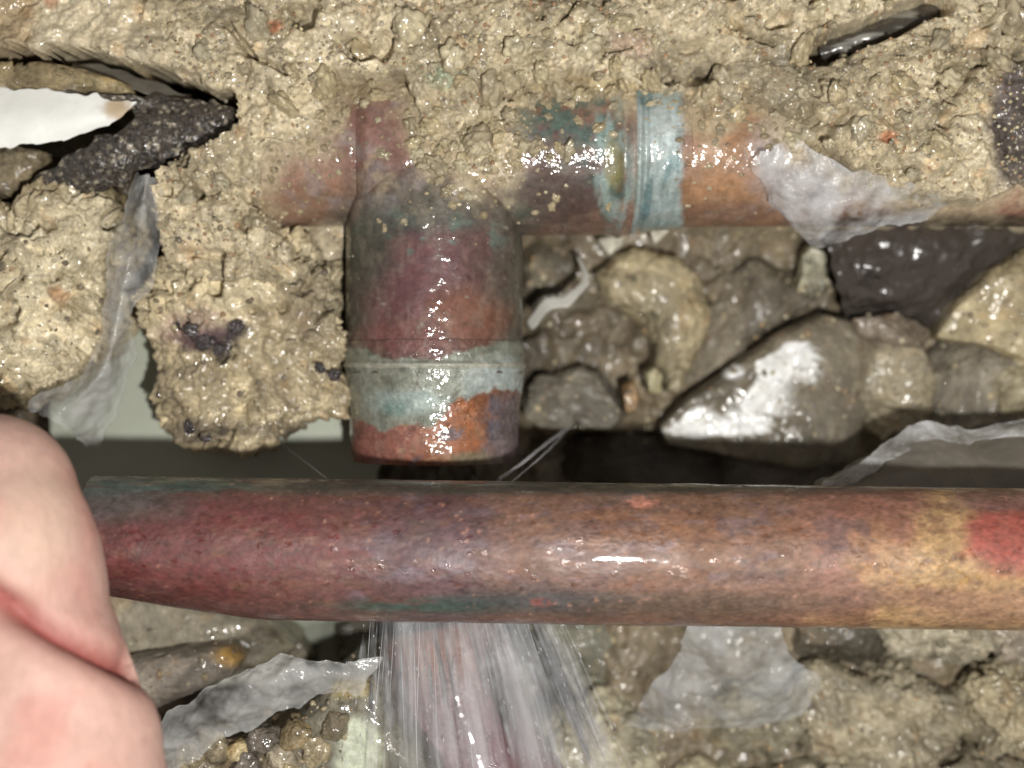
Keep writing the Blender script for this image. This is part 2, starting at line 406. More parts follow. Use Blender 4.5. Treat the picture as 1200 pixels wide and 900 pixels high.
SLAB = [(-300, -300), (1500, -300), (1500, 235), (1190, 226), (1150, 240), (1100, 246), (1040, 232), (1000, 214), (962, 190), (930, 158), (870, 122),
        (845, 150), (822, 140), (800, 116), (740, 112), (722, 98), (690, 104), (668, 94), (640, 108), (618, 112), (606, 150), (616, 178), (590, 205), (572, 216), (545, 206), (512, 196), (490, 172), (484, 136),
        (470, 106), (395, 104), (385, 160), (322, 186), (304, 240), (340, 290), (352, 330), (300, 335), (215, 335), (188, 300),
        (176, 250), (170, 210), (200, 184), (240, 170), (284, 150), (274, 120), (205, 97), (130, 76), (60, 68), (0, 72), (-300, 60)]
TIER = [(270, 130), (900, 120), (1500, 150), (1500, 258), (1000, 254), (640, 240), (620, 236), (400, 250), (385, 330), (300, 335), (290, 250)]
PIPE_Y = W(0, 178, 0)[1]
def slab_h(p):
    px, py = PX(p[:, 0], p[:, 1], 12)
    j = 9 * fbm(p / 5, 4, 7) + 5 * fbm(p / 1.6, 2, 8)
    s = poly_sd(px, py, SLAB) + j
    t = poly_sd(px, py, TIER) + j
    hh, g, pit = crumbly(p, 20, flat=True)
    rough = 1 - 0.82 * ell(px, py, 895, 112, 62, 42, 0.3, 0.15 * fbm(p / 4, 2, 3)) - 0.4 * ell(px, py, 90, 30, 120, 40, 0.4)
    top = 17.0 + hh * rough
    top += 3.0 * ell(px, py, 1050, 140, 100, 90, 0.5) + 2.0 * ell(px, py, 520, 60, 200, 60, 0.5)
    top -= 2 * ell(px, py, 250, 250, 130, 90, 0.6) + 5 * ell(px, py, 360, 310, 50, 50, 0.6)
    top -= 4 * ell(px, py, 800, 78, 44, 22, 0.4)
    # the split that holds the dark plastic strip, and a few open cracks
    for (x0, y0, x1, y1, wd, dp) in ((958, 66, 1090, 12, 16, 17), (276, 40, 300, 72, 5, 5), (300, 72, 345, 96, 3, 4), (470, 46, 500, 40, 7, 6), (1160, 50, 1200, 30, 4, 4), (900, 60, 850, 35, 4, 4)):
        dx, dy = x1 - x0, y1 - y0; L2 = dx * dx + dy * dy
        tt = np.clip(((px - x0) * dx + (py - y0) * dy) / L2, 0, 1)
        dd = np.hypot(px - x0 - tt * dx, py - y0 - tt * dy) + 0.5 * j
        top -= dp * (1 - sst(wd * 0.5, wd * 1.2, dd))
    edge = sst(-3, 7, s)
    low = np.where(t > 0, -1.5 + 0.35 * hh, -75.0)
    low = low * sst(-3, 10, t) + -75.0 * (1 - sst(-3, 10, t))
    return low + (top - low) * edge, g, pit, px, py, s
nx, ny = 860, 470
gx, gy = np.meshgrid(np.linspace(-150, 150, nx), np.linspace(8, 130, ny), indexing='ij')
p = np.stack([gx.ravel(), gy.ravel(), np.zeros(nx * ny)], -1)
hz, g, pit, px, py, s = slab_h(p)
SLAB_H = hz.reshape(nx, ny)
def slab_z(x, y):
    i = int(np.clip((x + 150) / 300 * (nx - 1), 0, nx - 1)); k = int(np.clip((y - 8) / 122 * (ny - 1), 0, ny - 1)); return SLAB_H[i, k]
C = conc_col(p, g, 20, A(236, 221, 188), A(186, 172, 142))
jn = 0.25 * fbm(p / 5, 3, 61)
C = mix(C, C * (A(150, 128, 92) / A(200, 186, 150)), 0.8 * ell(px, py, 15, 25, 40, 45, 0.3, jn))
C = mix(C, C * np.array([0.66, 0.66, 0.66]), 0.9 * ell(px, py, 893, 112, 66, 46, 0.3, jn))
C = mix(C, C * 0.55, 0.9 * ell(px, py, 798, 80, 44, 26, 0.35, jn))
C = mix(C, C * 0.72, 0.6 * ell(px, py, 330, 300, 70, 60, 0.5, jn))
C = mix(C, A(84, 74, 72) * (0.6 + 0.8 * g)[:, None], 0.95 * ell(px, py, 1178, 160, 36, 74, 0.3, jn))
C = mix(C, A(150, 185, 160), 0.45 * ell(px, py, 525, 100, 24, 14, 0.5, jn))
C = mix(C, A(190, 120, 80), 0.8 * ell(px, py, 326, 41, 12, 8, 0.4, jn) + 0.8 * ell(px, py, 1023, 174, 12, 9, 0.4, jn) + 0.6 * ell(px, py, 72, 5, 10, 14, 0.4, jn))
C = mix(C, A(165, 130, 120), 0.5 * ell(px, py, 735, 60, 26, 18, 0.5, jn))
C = C * 1.12; C = C * np.minimum(1, 0.68 / C.max(1))[:, None]
q = p.copy(); q[:, 2] = hz
sg = s.reshape(nx, ny); gxs, gys = np.gradient(sg); gl = np.hypot(gxs / 300 * nx, gys / 122 * ny) + 1e-6
und = (1 - sst(-3, 7, sg)) * sst(-60, -10, sg) * (px.reshape(nx, ny) < 300) * 10
q[:, 0] += (gxs / 300 * nx / gl * und).ravel(); q[:, 1] += (gys / 122 * ny / gl * und).ravel()
f = gfaces(nx, ny); keep = (hz[f].max(1) > -70); f = f[keep]
used = np.zeros(nx * ny, bool); used[f.ravel()] = True; remap = np.cumsum(used) - 1
slab = mk('concrete_slab', q[used], remap[f], M_CONC, cols=C[used], kind='structure', label='crumbling beige concrete slab that encases the upper copper pipe')

# ------------------------------------------------------------------ the soldered tee in the slab
rnd = random.Random(4)
def cyl(name, axis, a0, a1, c_other, zc, rfun, mat, colfun, parent, seed, n=160, k=150, wall=1.6, dent=0.12, desat=0.12, veilw=0.2, **kw):
    """thick-walled tube along x or y: a0..a1 in mm on its axis, c_other on the other one"""
    t = np.linspace(a0, a1, n); th = np.linspace(0, 2 * np.pi, k, endpoint=False)
    T, TH = np.meshgrid(t, th, indexing='ij'); T = T.ravel(); TH = TH.ravel()
    R = rfun(T, TH)
    o, zz = np.sin(TH), np.cos(TH)
    if callable(c_other): c_other = c_other(T)
    def pos(R):
        if axis == 'x': return np.stack([T, c_other + R * o, zc + R * zz], -1)
        return np.stack([c_other + R * o, T, zc + R * zz], -1)
    P = pos(R)
    P2 = pos(R + dent * fbm(P / 5, 3 if dent < 0.1 else 4, seed) + (dent * 0.35 * fbm(P / 0.8, 2, seed + 1) if dent > 0.1 else 0))
    Cc = colfun(P2, T, TH)
    Rin = R - wall; I = pos(Rin)
    nn = n * k
    i = np.arange(n - 1); j = np.arange(k); Ii, J = np.meshgrid(i, j, indexing='ij'); J2 = (J + 1) % k
    F = np.stack([Ii * k + J, Ii * k + J2, (Ii + 1) * k + J2, (Ii + 1) * k + J], -1).reshape(-1, 4)
    if axis == 'y': F = F[:, ::-1]
    jj = np.arange(k); j2 = (jj + 1) % k
    capA = np.stack([jj, jj + nn, j2 + nn, j2], -1); L = (n - 1) * k
    capB = np.stack([L + jj, L + j2, L + j2 + nn, L + jj + nn], -1)
    if axis == 'y': capA, capB = capA[:, ::-1], capB[:, ::-1]
    V = np.concatenate([P2, I]); Fa = np.concatenate([F, F[:, ::-1] + nn, capA, capB])
    gl = Cc @ np.array([0.3, 0.55, 0.15]); Cc = mix(Cc, np.stack([gl * 1.05, gl, gl * 0.93], -1), np.full(len(Cc), desat))
    veil = sst(-0.05, 0.5, fbm(P2 * np.array([0.35, 0.7, 0.7] if axis == 'x' else [0.7, 0.35, 0.7]), 5, seed + 7))
    Cc = mix(Cc, A(166, 152, 134, 15), veilw * veil)
    Cc = np.concatenate([Cc, Cc * 0.4])
    return mk(name, V, Fa, mat, parent, Cc, **kw)

tee = empty('copper_tee', (W(507, 178, 0)[0], PIPE_Y, -16), label='corroded copper tee with a soldered branch, set in the concrete', cat='pipe fitting')
def xz(px, z=8): return W(px, 0, z)[0]
def yz(py, z=10): return W(0, py, z)[1]
def run_col(P, T, TH, blend=True):
    px, py = PX(P[:, 0], P[:, 1], P[:, 2])
    j = 0.45 * fbm(P / 4, 4, 31)
    z = 12
    Cc = np.tile(A(150, 112, 92, z), (len(P), 1))
    Cc = mix(Cc, A(172, 128, 102, z), ell(px, py, 370, 230, 70, 40, 0.4, j))
    Cc = mix(Cc, A(150, 104, 96, z), 0.8 * ell(px, py, 440, 165, 62, 52, 0.8, j))
    Cc = mix(Cc, A(165, 108, 88, z), ell(px, py, 560, 180, 50, 60, 0.4, j))
    Cc = mix(Cc, A(96, 72, 66, z), ell(px, py, 660, 215, 70, 50, 0.4, j))
    Cc = mix(Cc, A(120, 95, 92, z), ell(px, py, 650, 160, 60, 22, 0.4, j))
    for cx, cy, rx, ry in ((634, 134, 42, 36), (692, 140, 40, 52), (716, 200, 20, 56), (600, 250, 25, 12)):
        Cc = mix(Cc, A(70, 108, 98, z), 0.85 * ell(px, py, cx, cy, rx, ry, 0.6, j) * sst(-0.35, 0.15, fbm(P / 1.6, 3, 32)))
    Cc = mix(Cc, A(160, 184, 180, z), 0.75 * ell(px, py, 722, 195, 24, 78, 0.5, j) * sst(-0.25, 0.2, fbm(P * np.array([0.7, 0.25, 0.3]), 4, 37)))
    Cc = mix(Cc, A(92, 88, 78, z), 0.85 * ell(px, py, 510, 240, 120, 42, 0.6, j))
    Cc = mix(Cc, A(140, 130, 70, z), 0.8 * ell(px, py, 720, 190, 12, 28, 0.35, j))
    Cc = mix(Cc, A(158, 150, 152, z), 0.5 * sst(0.05, 0.5, fbm(P / 3, 4, 34)) * (px < 500))
    Cc = mix(Cc, A(182, 134, 92, z), ell(px, py, 870, 205, 75, 95, 0.25, j))
    Cc = mix(Cc, A(150, 110, 84, z), ell(px, py, 850, 250, 60, 14, 0.4, j))
    Cc = mix(Cc, A(168, 156, 158, z), 0.9 * ell(px, py, 945, 190, 65, 60, 0.4, j))
    Cc = mix(Cc, A(160, 72, 58, z), ell(px, py, 1155, 235, 55, 45, 0.4, j))
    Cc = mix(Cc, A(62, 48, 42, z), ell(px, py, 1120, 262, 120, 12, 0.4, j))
    Cc = Cc * (0.86 + 0.25 * fbm(P / 1.4, 3, 39))[:, None]
    if blend:
        w = sst(218, 275, py + 22 * fbm(P / 5, 3, 36)) * sst(135, 95, np.abs(px - 508))
        Cc = mix(Cc, br_col(P, T, TH, False), w)
    sd = poly_sd(px, py, SLAB) + 26 * fbm(P / 4, 4, 33)
    dust = np.maximum(0.8 * sst(-34, 2, sd), 0.42 * sst(0.05, 0.45, fbm(P / 2.2, 4, 35)) * sst(640, 560, px))
    dust = dust * (1 - 0.65 * ell(px, py, 378, 234, 66, 40, 0.5, j)) * (1 - 0.5 * ell(px, py, 650, 140, 70, 30, 0.5, j))
    return mix(Cc, A(198, 182, 148, z) * (0.8 + 0.4 * h3(np.floor(P[:, 0] / 0.5), np.floor(P[:, 1] / 0.5), 0 * px))[:, None], dust)
BX = W(508, 0, 4)[0]
def br_col(P, T, TH, blend=True):
    px, py = PX(P[:, 0], P[:, 1], P[:, 2]); j = 0.35 * fbm(P / 4, 4, 51); z = 13
    Cc = np.tile(A(112, 76, 72, z), (len(P), 1))
    side = sst(0.45, 0.95, np.abs(px - 508) / 102 + 0.2 * fbm(P / 5, 3, 52))
    Cc = mix(Cc, A(98, 98, 86, z), 0.85 * side)
    Cc = mix(Cc, A(118, 70, 76, z), 0.8 * ell(px, py, 480, 330, 55, 70, 0.5, j))
    Cc = mix(Cc, A(145, 92, 68, z), 0.8 * ell(px, py, 545, 375, 45, 35, 0.5, j))
    Cc = mix(Cc, A(138, 84, 78, z), 0.7 * ell(px, py, 470, 395, 60, 22, 0.5, j))
    Cc = mix(Cc, A(72, 84, 78, z), ell(px, py, 490, 235, 95, 34, 0.5, j))
    Cc = mix(Cc, A(84, 88, 76, z), 0.8 * ell(px, py, 425, 290, 36, 50, 0.5, j))
    Cc = mix(Cc, A(96, 128, 116, z), 0.8 * sst(0.18, 0.34, fbm(P / 2.6, 3, 57)) * ell(px, py, 505, 268, 90, 40, 0.4))
    Cc = mix(Cc, A(186, 182, 158, z), 0.7 * sst(0.5, 0.7, fbm(P / 1.3, 4, 56)))
    Cc = Cc * (0.8 + 0.3 * fbm(P / 1.2, 3, 58))[:, None]
    if blend:
        w = sst(275, 218, py + 22 * fbm(P / 5, 3, 36)); Cc = mix(Cc, run_col(P, T, TH, False), w)
    return Cc
cyl('run_tube', 'x', xz(300), xz(470), PIPE_Y, 0, lambda T, TH: 14.3 + 0 * T, M_COPPER, run_col, tee, 301, 200)
cyl('run_tube', 'x', xz(770), 148, PIPE_Y, 0, lambda T, TH: 14.3 + 0 * T, M_COPPER, run_col, tee, 302, 260)
def body_r(T, TH):
    c = xz(507); d = np.abs(T - c)
    dn = -15.9 * np.sin(TH); fil = 1.5 * np.exp(-((d - dn) / 5.5) ** 2) * sst(-2, 5, dn) * sst(0.25, 0.6, np.cos(TH))
    return 15.9 + fil + (0.7 * np.exp(-((d - (xz(735) - c) + 1.0) / 0.9) ** 2) * (T > c)) - 1.5 * (1 - sst(xz(420), xz(436), T))
cyl('tee_body', 'x', xz(422), xz(742), PIPE_Y, 0, body_r, M_COPPER, run_col, tee, 303, 200)
def sold_r(T, TH):
    t = (T - xz(738)) / (xz(806) - xz(738))
    return 15.4 - 0.8 * t + 0.5 * np.exp(-((t - 0.12) / 0.05) ** 2) - 0.6 * np.exp(-((t - 0.22) / 0.05) ** 2) + 0.25 * np.sin(TH * 3 + 1) * t
def sold_col(P, T, TH):
    px, py = PX(P[:, 0], P[:, 1], P[:, 2]); j = 0.4 * fbm(P / 3, 4, 45)
    Cc = np.tile(A(172, 192, 192, 14), (len(P), 1))
    Cc = mix(Cc, A(120, 152, 156, 14), sst(0.0, 0.5, fbm(P * np.array([0.6, 0.12, 0.1]), 4, 46)))
    Cc = mix(Cc, A(205, 220, 220, 14), 0.8 * ell(px, py, 772, 150, 26, 30, 0.5, j))
    Cc = mix(Cc, A(135, 140, 110, 14), 0.7 * ell(px, py, 738, 200, 10, 50, 0.4, j))
    wob = 7 * fbm(P * np.array([0.1, 0.5, 0.5]), 4, 47)
    Cc = mix(Cc, run_col(P, T, TH), np.maximum(sst(8, -2, px - 738 - wob), sst(-6, 4, px - 801 - wob)))
    Cc = Cc * (0.9 + 0.35 * fbm(P * np.array([1.2, 0.35, 0.35]), 4, 48))[:, None]
    return Cc
cyl('solder_ring', 'x', xz(732), xz(806), PIPE_Y, 0, sold_r, M_SOLDER, sold_col, tee, 304, 90, wall=1.4)
cyl('branch_socket', 'y', yz(437, 14), PIPE_Y, BX, 0, lambda T, TH: 16.9 - 1.3 * sst(15, 1, PIPE_Y - T) + 0.25 * sst(0.6, 1, (yz(437, 14) + 7 - T) / 7) + 1.5 * np.exp(-((np.abs(16.9 * np.sin(TH)) - (PIPE_Y - T)) / 5.5) ** 2) * sst(2, 8, PIPE_Y - T) * sst(0.3, 0.7, np.cos(TH)), M_COPPER, br_col, tee, 305, 170, 170)
def band_edge(P):  # ragged boundaries of the solder band, in photo y
    px, py = PX(P[:, 0], P[:, 1], P[:, 2])
    w = 14 * fbm(np.stack([px / 28, 0 * px, 0 * px], -1), 4, 66) + 6 * fbm(P / 1.0, 3, 67)
    hi = 418 - 16 * ell(px, py, 590, 420, 60, 400, 0.5) - 8 * ell(px, py, 420, 420, 30, 400, 0.5) + 0.7 * w
    lo = 484 - 26 * ell(px, py, 570, 480, 45, 400, 0.4) + 12 * ell(px, py, 480, 480, 30, 400, 0.5) + 12 * ell(px, py, 430, 480, 25, 400, 0.5) + w
    return px, py, hi, lo
def stub_col(P, T, TH):
    px, py, hi, lo = band_edge(P); j = 0.3 * fbm(P / 3, 4, 68); z = 14
    Cc = np.tile(A(158, 94, 56, z), (len(P), 1))
    Cc = mix(Cc, A(160, 98, 84, z), ell(px, py, 440, 515, 50, 40, 0.5, j))
    Cc = mix(Cc, A(176, 102, 48, z), ell(px, py, 555, 500, 32, 26, 0.5, j))
    Cc = mix(Cc, A(128, 112, 114, z), ell(px, py, 604, 520, 38, 60, 0.3, j))
    Cc = mix(Cc, A(128, 124, 96, z), 0.8 * ell(px, py, 552, 538, 24, 9, 0.5, j))
    Cc = mix(Cc, A(112, 108, 124, z), 0.7 * sst(0.3, 0.5, fbm(P / 3, 3, 69)))
    Cc = mix(Cc, A(205, 165, 120, z), 0.7 * sst(0.3, 0.55, fbm(P / 1.1, 3, 70)) * ell(px, py, 500, 500, 40, 60, 0.5))
    return Cc * (0.88 + 0.35 * fbm(P / 0.9, 3, 71))[:, None]
def band_col(P, T, TH):
    px, py, hi, lo = band_edge(P); j = 0.3 * fbm(P / 3, 4, 72); z = 14
    Cc = np.tile(A(146, 152, 138, z), (len(P), 1))
    Cc = mix(Cc, A(112, 118, 104, z), sst(0.05, 0.4, fbm(P / 3.2, 4, 73)))
    Cc = mix(Cc, A(188, 202, 200, z), ell(px, py, 585, 448, 38, 26, 0.4, j))
    Cc = mix(Cc, A(170, 190, 186, z), 0.8 * ell(px, py, 475, 470, 40, 14, 0.5, j))
    Cc = mix(Cc, A(128, 165, 158, z), 0.7 * ell(px, py, 463, 478, 12, 9, 0.5, j))
    Cc = mix(Cc, A(196, 196, 180, z), 0.8 * (np.abs(py - 428 - 3 * j) < 3))
    sc = br_col(P, T, TH); lc = stub_col(P, T, TH)
    Cc = mix(Cc, sc, 1 - sst(-2, 4, py - hi)); Cc = mix(Cc, lc, sst(-3, 3, py - lo))
    return Cc * (0.9 + 0.3 * fbm(P / 0.8, 3, 74))[:, None]
def band_r(T, TH):
    t = (yz(400, 14) - T) / (yz(400, 14) - yz(492, 14))
    return 17.25 - 1.05 * sst(0.3, 1.0, t) + 0.35 * np.exp(-((t - 0.3) / 0.03) ** 2)
cyl('solder_ring', 'y', yz(516, 14), yz(398, 14), BX, 0, band_r, M_SOLDER, band_col, tee, 306, 150, 200, wall=1.2, dent=0.2)
cyl('branch_tube', 'y', yz(545, 14), yz(470, 14), BX, 0, lambda T, TH: 16.0 - 0.5 * sst(0.8, 1, 1 - (T - yz(545, 14)) / 12), M_COPPER, stub_col, tee, 307, 110, 200, dent=0.15)

# ------------------------------------------------------------------ the loose tube in front
FZ = 37.0
FY = W(0, 650, FZ)[1]
FX0 = W(104, 0, 40)[0]
slope = (W(0, 655, FZ)[1] - W(0, 640, FZ)[1]) / (W(1200, 0, FZ)[0] - W(105, 0, FZ)[0])
def tube_col(P, T, TH):
    px, py = PX(P[:, 0], P[:, 1], P[:, 2]); z = 45
    j = 0.3 * fbm(P * np.array([0.10, 0.3, 0.3]), 4, 81); st = np.array([0.22, 0.36, 0.36])
    Cc = np.tile(A(132, 84, 78, z), (len(P), 1))
    f = px + 60 * fbm(P / 9, 4, 82)
    Cc = mix(Cc, A(128, 92, 86, z), sst(430, 500, f))
    Cc = mix(Cc, A(152, 110, 90, z), sst(540, 640, f))
    Cc = mix(Cc, A(160, 118, 94, z), sst(700, 820, f))
    Cc = mix(Cc, A(178, 122, 104, z), sst(900, 1000, f))
    Cc = mix(Cc, A(222, 178, 122, z), sst(985, 1080, f + 0.6 * (py - 650)))
    Cc = mix(Cc, A(136, 66, 66, z), 0.75 * ell(px, py, 230, 640, 190, 55, 0.5, j))
    Cc = mix(Cc, A(110, 72, 82, z), 0.7 * ell(px, py, 500, 640, 60, 70, 0.5, j))
    Cc = mix(Cc, A(170, 116, 80, z), 0.6 * ell(px, py, 780, 620, 120, 20, 0.6, j))
    Cc = mix(Cc, A(128, 96, 92, z), 0.7 * sst(0.12, 0.4, fbm(P * st, 4, 83)) * (px > 480) * (px < 1020))
    Cc = mix(Cc, A(140, 92, 70, z), 0.6 * sst(0.15, 0.4, fbm(P * st * 1.7, 4, 84)))
    Cc = mix(Cc, A(150, 134, 150, z), 0.4 * sst(0.05, 0.5, fbm(P * np.array([0.25, 0.6, 0.6]), 5, 85)) * sst(380, 420, px) * (1 - sst(900, 950, px)))
    red = poly_sd(px, py, [(1128, 610), (1150, 590), (1260, 585), (1260, 672), (1170, 672), (1128, 650)]) + 40 * j + 2
    Cc = mix(Cc, A(190, 84, 76, z), 0.9 * sst(-10, 16, red))
    Cc = mix(Cc, A(150, 106, 104, z), 0.8 * ell(px, py, 1170, 585, 60, 14, 0.4, j))
    Cc = mix(Cc, A(205, 158, 126, z), 0.8 * ell(px, py, 1180, 712, 120, 22, 0.5, j))
    Cc = mix(Cc, A(176, 132, 112, z), 0.8 * ell(px, py, 930, 700, 160, 18, 0.5, j))
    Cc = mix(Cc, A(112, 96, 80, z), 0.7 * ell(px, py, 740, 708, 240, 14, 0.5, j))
    # verdigris along the edges
    Cc = mix(Cc, A(96, 136, 130, z), 0.9 * ell(px, py, 190, 568, 150, 12, 0.7, j) * sst(-0.6, 0.0, fbm(P * np.array([0.2, 0.8, 0.8]), 4, 94)))
    Cc = mix(Cc, A(92, 108, 108, z), 0.6 * ell(px, py, 120, 590, 90, 24, 0.5, j))
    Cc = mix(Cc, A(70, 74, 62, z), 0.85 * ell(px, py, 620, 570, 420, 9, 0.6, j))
    Cc = mix(Cc, A(66, 104, 92, z), 0.8 * ell(px, py, 490, 710, 110, 9, 0.8, j) * sst(-0.5, 0.1, fbm(P * np.array([0.2, 0.8, 0.8]), 4, 93)))
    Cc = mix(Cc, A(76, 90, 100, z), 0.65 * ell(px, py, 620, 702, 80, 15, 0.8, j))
    Cc = mix(Cc, A(190, 96, 82, z), 0.6 * ell(px, py, 632, 706, 18, 5, 0.6, j) * sst(-0.2, 0.2, fbm(P / 1.2, 3, 90)))
    Cc = mix(Cc, A(238, 158, 132, z), 0.95 * ell(px, py, 752, 588, 20, 8, 0.5) * sst(-0.1, 0.15, fbm(P / 1.2, 3, 89)))
    Cc = mix(Cc, A(225, 165, 140, z), 0.8 * sst(0.50, 0.66, fbm(P * np.array([1.0, 1.6, 1.6]), 3, 86)) * sst(-0.25, 0.25, fbm(P / 12, 2, 99)))
    Cc = mix(Cc, Cc * 0.62, 0.6 * sst(0.2, 0.6, fbm(P * np.array([0.5, 0.9, 0.9]), 5, 88)))
    sc = 1 - sst(0.0, 0.035, np.abs(fbm(P * np.array([0.07, 0.8, 0.8]), 3, 92))) * 1.0
    Cc = mix(Cc, Cc * 0.6, 0.55 * sc * sst(0.0, 0.3, fbm(P / 6, 3, 95)))
    return 0.86 * Cc * (0.93 + 0.34 * fbm(P * np.array([0.7, 1.1, 1.1]), 4, 87) + 0.22 * fbm(P * np.array([1.5, 2.6, 2.6]), 2, 98))[:, None]
def tube_r(T, TH):
    t = T - FX0; low = sst(-0.1, 0.9, -np.sin(TH))        # the lower side is cut back towards the end
    r = 11.55 - 4.0 * low * np.clip(1 - t / 29, 0, 1) ** 1.2 - 0.0 * (1 - sst(0, 3, t)) * (1 - low)
    return r
tube_y = lambda T: W(0, 640, FZ)[1] + slope * (T - W(105, 0, FZ)[0])
cyl('copper_tube', 'x', FX0, 150, tube_y, FZ, tube_r, M_TUBE, tube_col, None, 310, 620, 200, wall=1.2, dent=0.09, desat=0.03, veilw=0.06,
    label='loose tarnished copper tube, red and verdigris stained, with the thumb at its end', cat='copper pipe')

# ------------------------------------------------------------------ concrete chunks beside the slab
BE, BD = A(228, 212, 174), A(180, 164, 132)
def paint_mid(P, C):
    px, py = PX(P[:, 0], P[:, 1], P[:, 2]); j = 0.4 * fbm(P / 3, 3, 111)
    C = mix(C, A(50, 42, 46), 1.0 * ell(px, py, 240, 398, 34, 14, 0.4, j + 0.2 * np.sin((px - 200) / 14)))
    C = mix(C, A(52, 44, 46), 1.0 * ell(px, py, 275, 385, 14, 10, 0.4, j) + 0.8 * ell(px, py, 262, 415, 10, 10, 0.4, j))
    C = mix(C, A(165, 130, 130), 0.5 * ell(px, py, 225, 385, 40, 22, 0.4, j))
    C = mix(C, A(130, 118, 98), 0.6 * ell(px, py, 370, 370, 36, 70, 0.5, j))
    C = mix(C, A(88, 78, 66), 0.7 * ell(px, py, 230, 505, 40, 14, 0.4, j) + 0.7 * ell(px, py, 340, 505, 70, 10, 0.4, j))
    return C
lump('concrete_chunk', [(160, 350), (188, 312), (226, 282), (300, 268), (360, 280), (394, 318), (388, 350), (402, 392), (396, 432), (412, 452), (404, 484), (362, 494), (328, 512), (280, 528), (240, 522), (204, 492), (196, 456), (206, 430), (172, 394)],
     2, 9, M_CONC, BE, 120, n=300, under=4.6, box=0.75, amp=2.4, scale=9, crumb=1.0, dark=BD, paint=paint_mid,
     label='rough beige concrete chunk wedged against the left side of the tee branch', cat='concrete chunk')
def paint_left(P, C):
    px, py = PX(P[:, 0], P[:, 1], P[:, 2]); j = 0.4 * fbm(P / 3, 3, 112)
    C = mix(C, A(200, 150, 105), 0.7 * ell(px, py, 68, 345, 12, 10, 0.4, j))
    return mix(C, C * 0.8, 0.5 * ell(px, py, 110, 280, 50, 30, 0.5, j))
lump('concrete_chunk', [(-190, 240), (-60, 226), (20, 240), (62, 214), (110, 222), (146, 244), (150, 275), (124, 330), (134, 378), (100, 428), (70, 452), (20, 476), (-60, 490), (-190, 490)],
     6, 11, M_CONC, A(230, 216, 182), 130, n=340, under=5, box=0.55, amp=1.6, scale=9, crumb=0.95, dark=A(180, 162, 124), paint=paint_left,
     label='large sandy beige concrete chunk above the thumb, beside the curled plastic', cat='concrete chunk')
lump('concrete_chunk', [(-190, 80), (-60, 72), (20, 78), (60, 76), (110, 86), (150, 100), (160, 112), (100, 114), (20, 112), (-190, 116)],
     9, 5, M_CONC, A(196, 180, 138), 140, n=180, under=10, box=0.5, amp=0.4, crumb=0.35, dark=A(165, 148, 112),
     label='thin concrete ledge between the dark crack and the white scrap', cat='concrete chunk')
lump('concrete_chunk', [(-120, 172), (-20, 166), (30, 172), (62, 180), (58, 200), (36, 222), (22, 236), (-20, 226), (-120, 224)],
     4, 6, M_CONC, A(150, 136, 108), 150, n=140, under=8, box=0.5, amp=0.5, crumb=0.3, dark=A(118, 104, 82),
     label='brown-grey concrete fragment below the white scrap', cat='concrete chunk')
lump('concrete_block', [(-160, 60), (120, 70), (270, 112), (290, 160), (230, 190), (170, 230), (160, 330), (60, 480), (-160, 480)],
     -32, 16, M_CONC, A(98, 86, 66, -15), 155, n=110, under=1.6, box=0.5, amp=1, crumb=0.5, center=(60, 240),
     label='dark mass of concrete deep in the crack behind the grit-covered strip', cat='concrete chunk')

# ------------------------------------------------------------------ scraps and strips at the upper left
sheet('white_scrap', [[(-90, 106, 13), (20, 108, 13), (95, 113, 13.5), (164, 124, 13)], [(-90, 140, 15), (20, 142, 15), (90, 140, 14.5), (152, 132, 13.5)], [(-90, 172, 14), (10, 172, 14), (60, 164, 13.5), (130, 144, 13)]],
      M_WHITE, 160, amp=0.3, thick=0.9, rag=1.2, colfun=lambda V: mix(np.tile([0.80, 0.80, 0.76], (len(V), 1)), A(190, 165, 130), 0.9 * ell(*PX(V[:, 0], V[:, 1], V[:, 2]), 138, 128, 18, 12, 0.4, 0.4 * fbm(V / 2, 3, 161))),
      label='torn bright white scrap jutting in over the concrete chunk', cat='scrap')
def tar_col(V):
    w3, i3, e3 = worley(V / 0.7, 171)
    return mix(np.tile(A(78, 70, 62), (len(V), 1)) * (0.5 + i3)[:, None], A(170, 160, 140), 0.9 * (i3 > 0.86))
sheet('felt_strip', [[(40, 214, 9), (90, 180, 11), (150, 150, 10.5), (166, 118, 8), (230, 122, 8), (272, 128, 9)], [(62, 218, 9.5), (110, 196, 12), (165, 168, 11.5), (205, 148, 10), (240, 140, 10), (274, 138, 9.5)], [(84, 226, 8), (130, 216, 9), (180, 196, 9), (222, 182, 8), (250, 172, 8), (280, 156, 8)]],
      M_TAR, 170, 170, 90, amp=0.9, scale=3, thick=1.5, rag=1.0, colfun=tar_col, label='dark gritty bitumen felt strip running under the white scrap', cat='felt strip')
sheet('felt_strip', [[(20, 108, 12.5), (90, 108, 12.5), (140, 112, 12), (180, 116, 11), (220, 120, 9)], [(20, 112, 12), (90, 114, 12), (140, 121, 12), (180, 126, 10), (220, 130, 8)]],
      M_TAR, 175, 120, 14, amp=0.4, scale=3, thick=1.0, rag=0.5, colfun=tar_col, label='thin dark felt edge along the top of the white scrap', cat='felt strip')
sheet('plastic_scrap', [[(80, 74, 4), (130, 80, 5), (180, 96, 5), (225, 116, 4)], [(78, 84, 6), (130, 96, 8), (180, 112, 8), (216, 122, 6)]],
      M_FILM_MUD, 178, 60, 20, amp=0.5, label='dull brown plastic flap inside the dark crack of the slab', cat='plastic sheet')
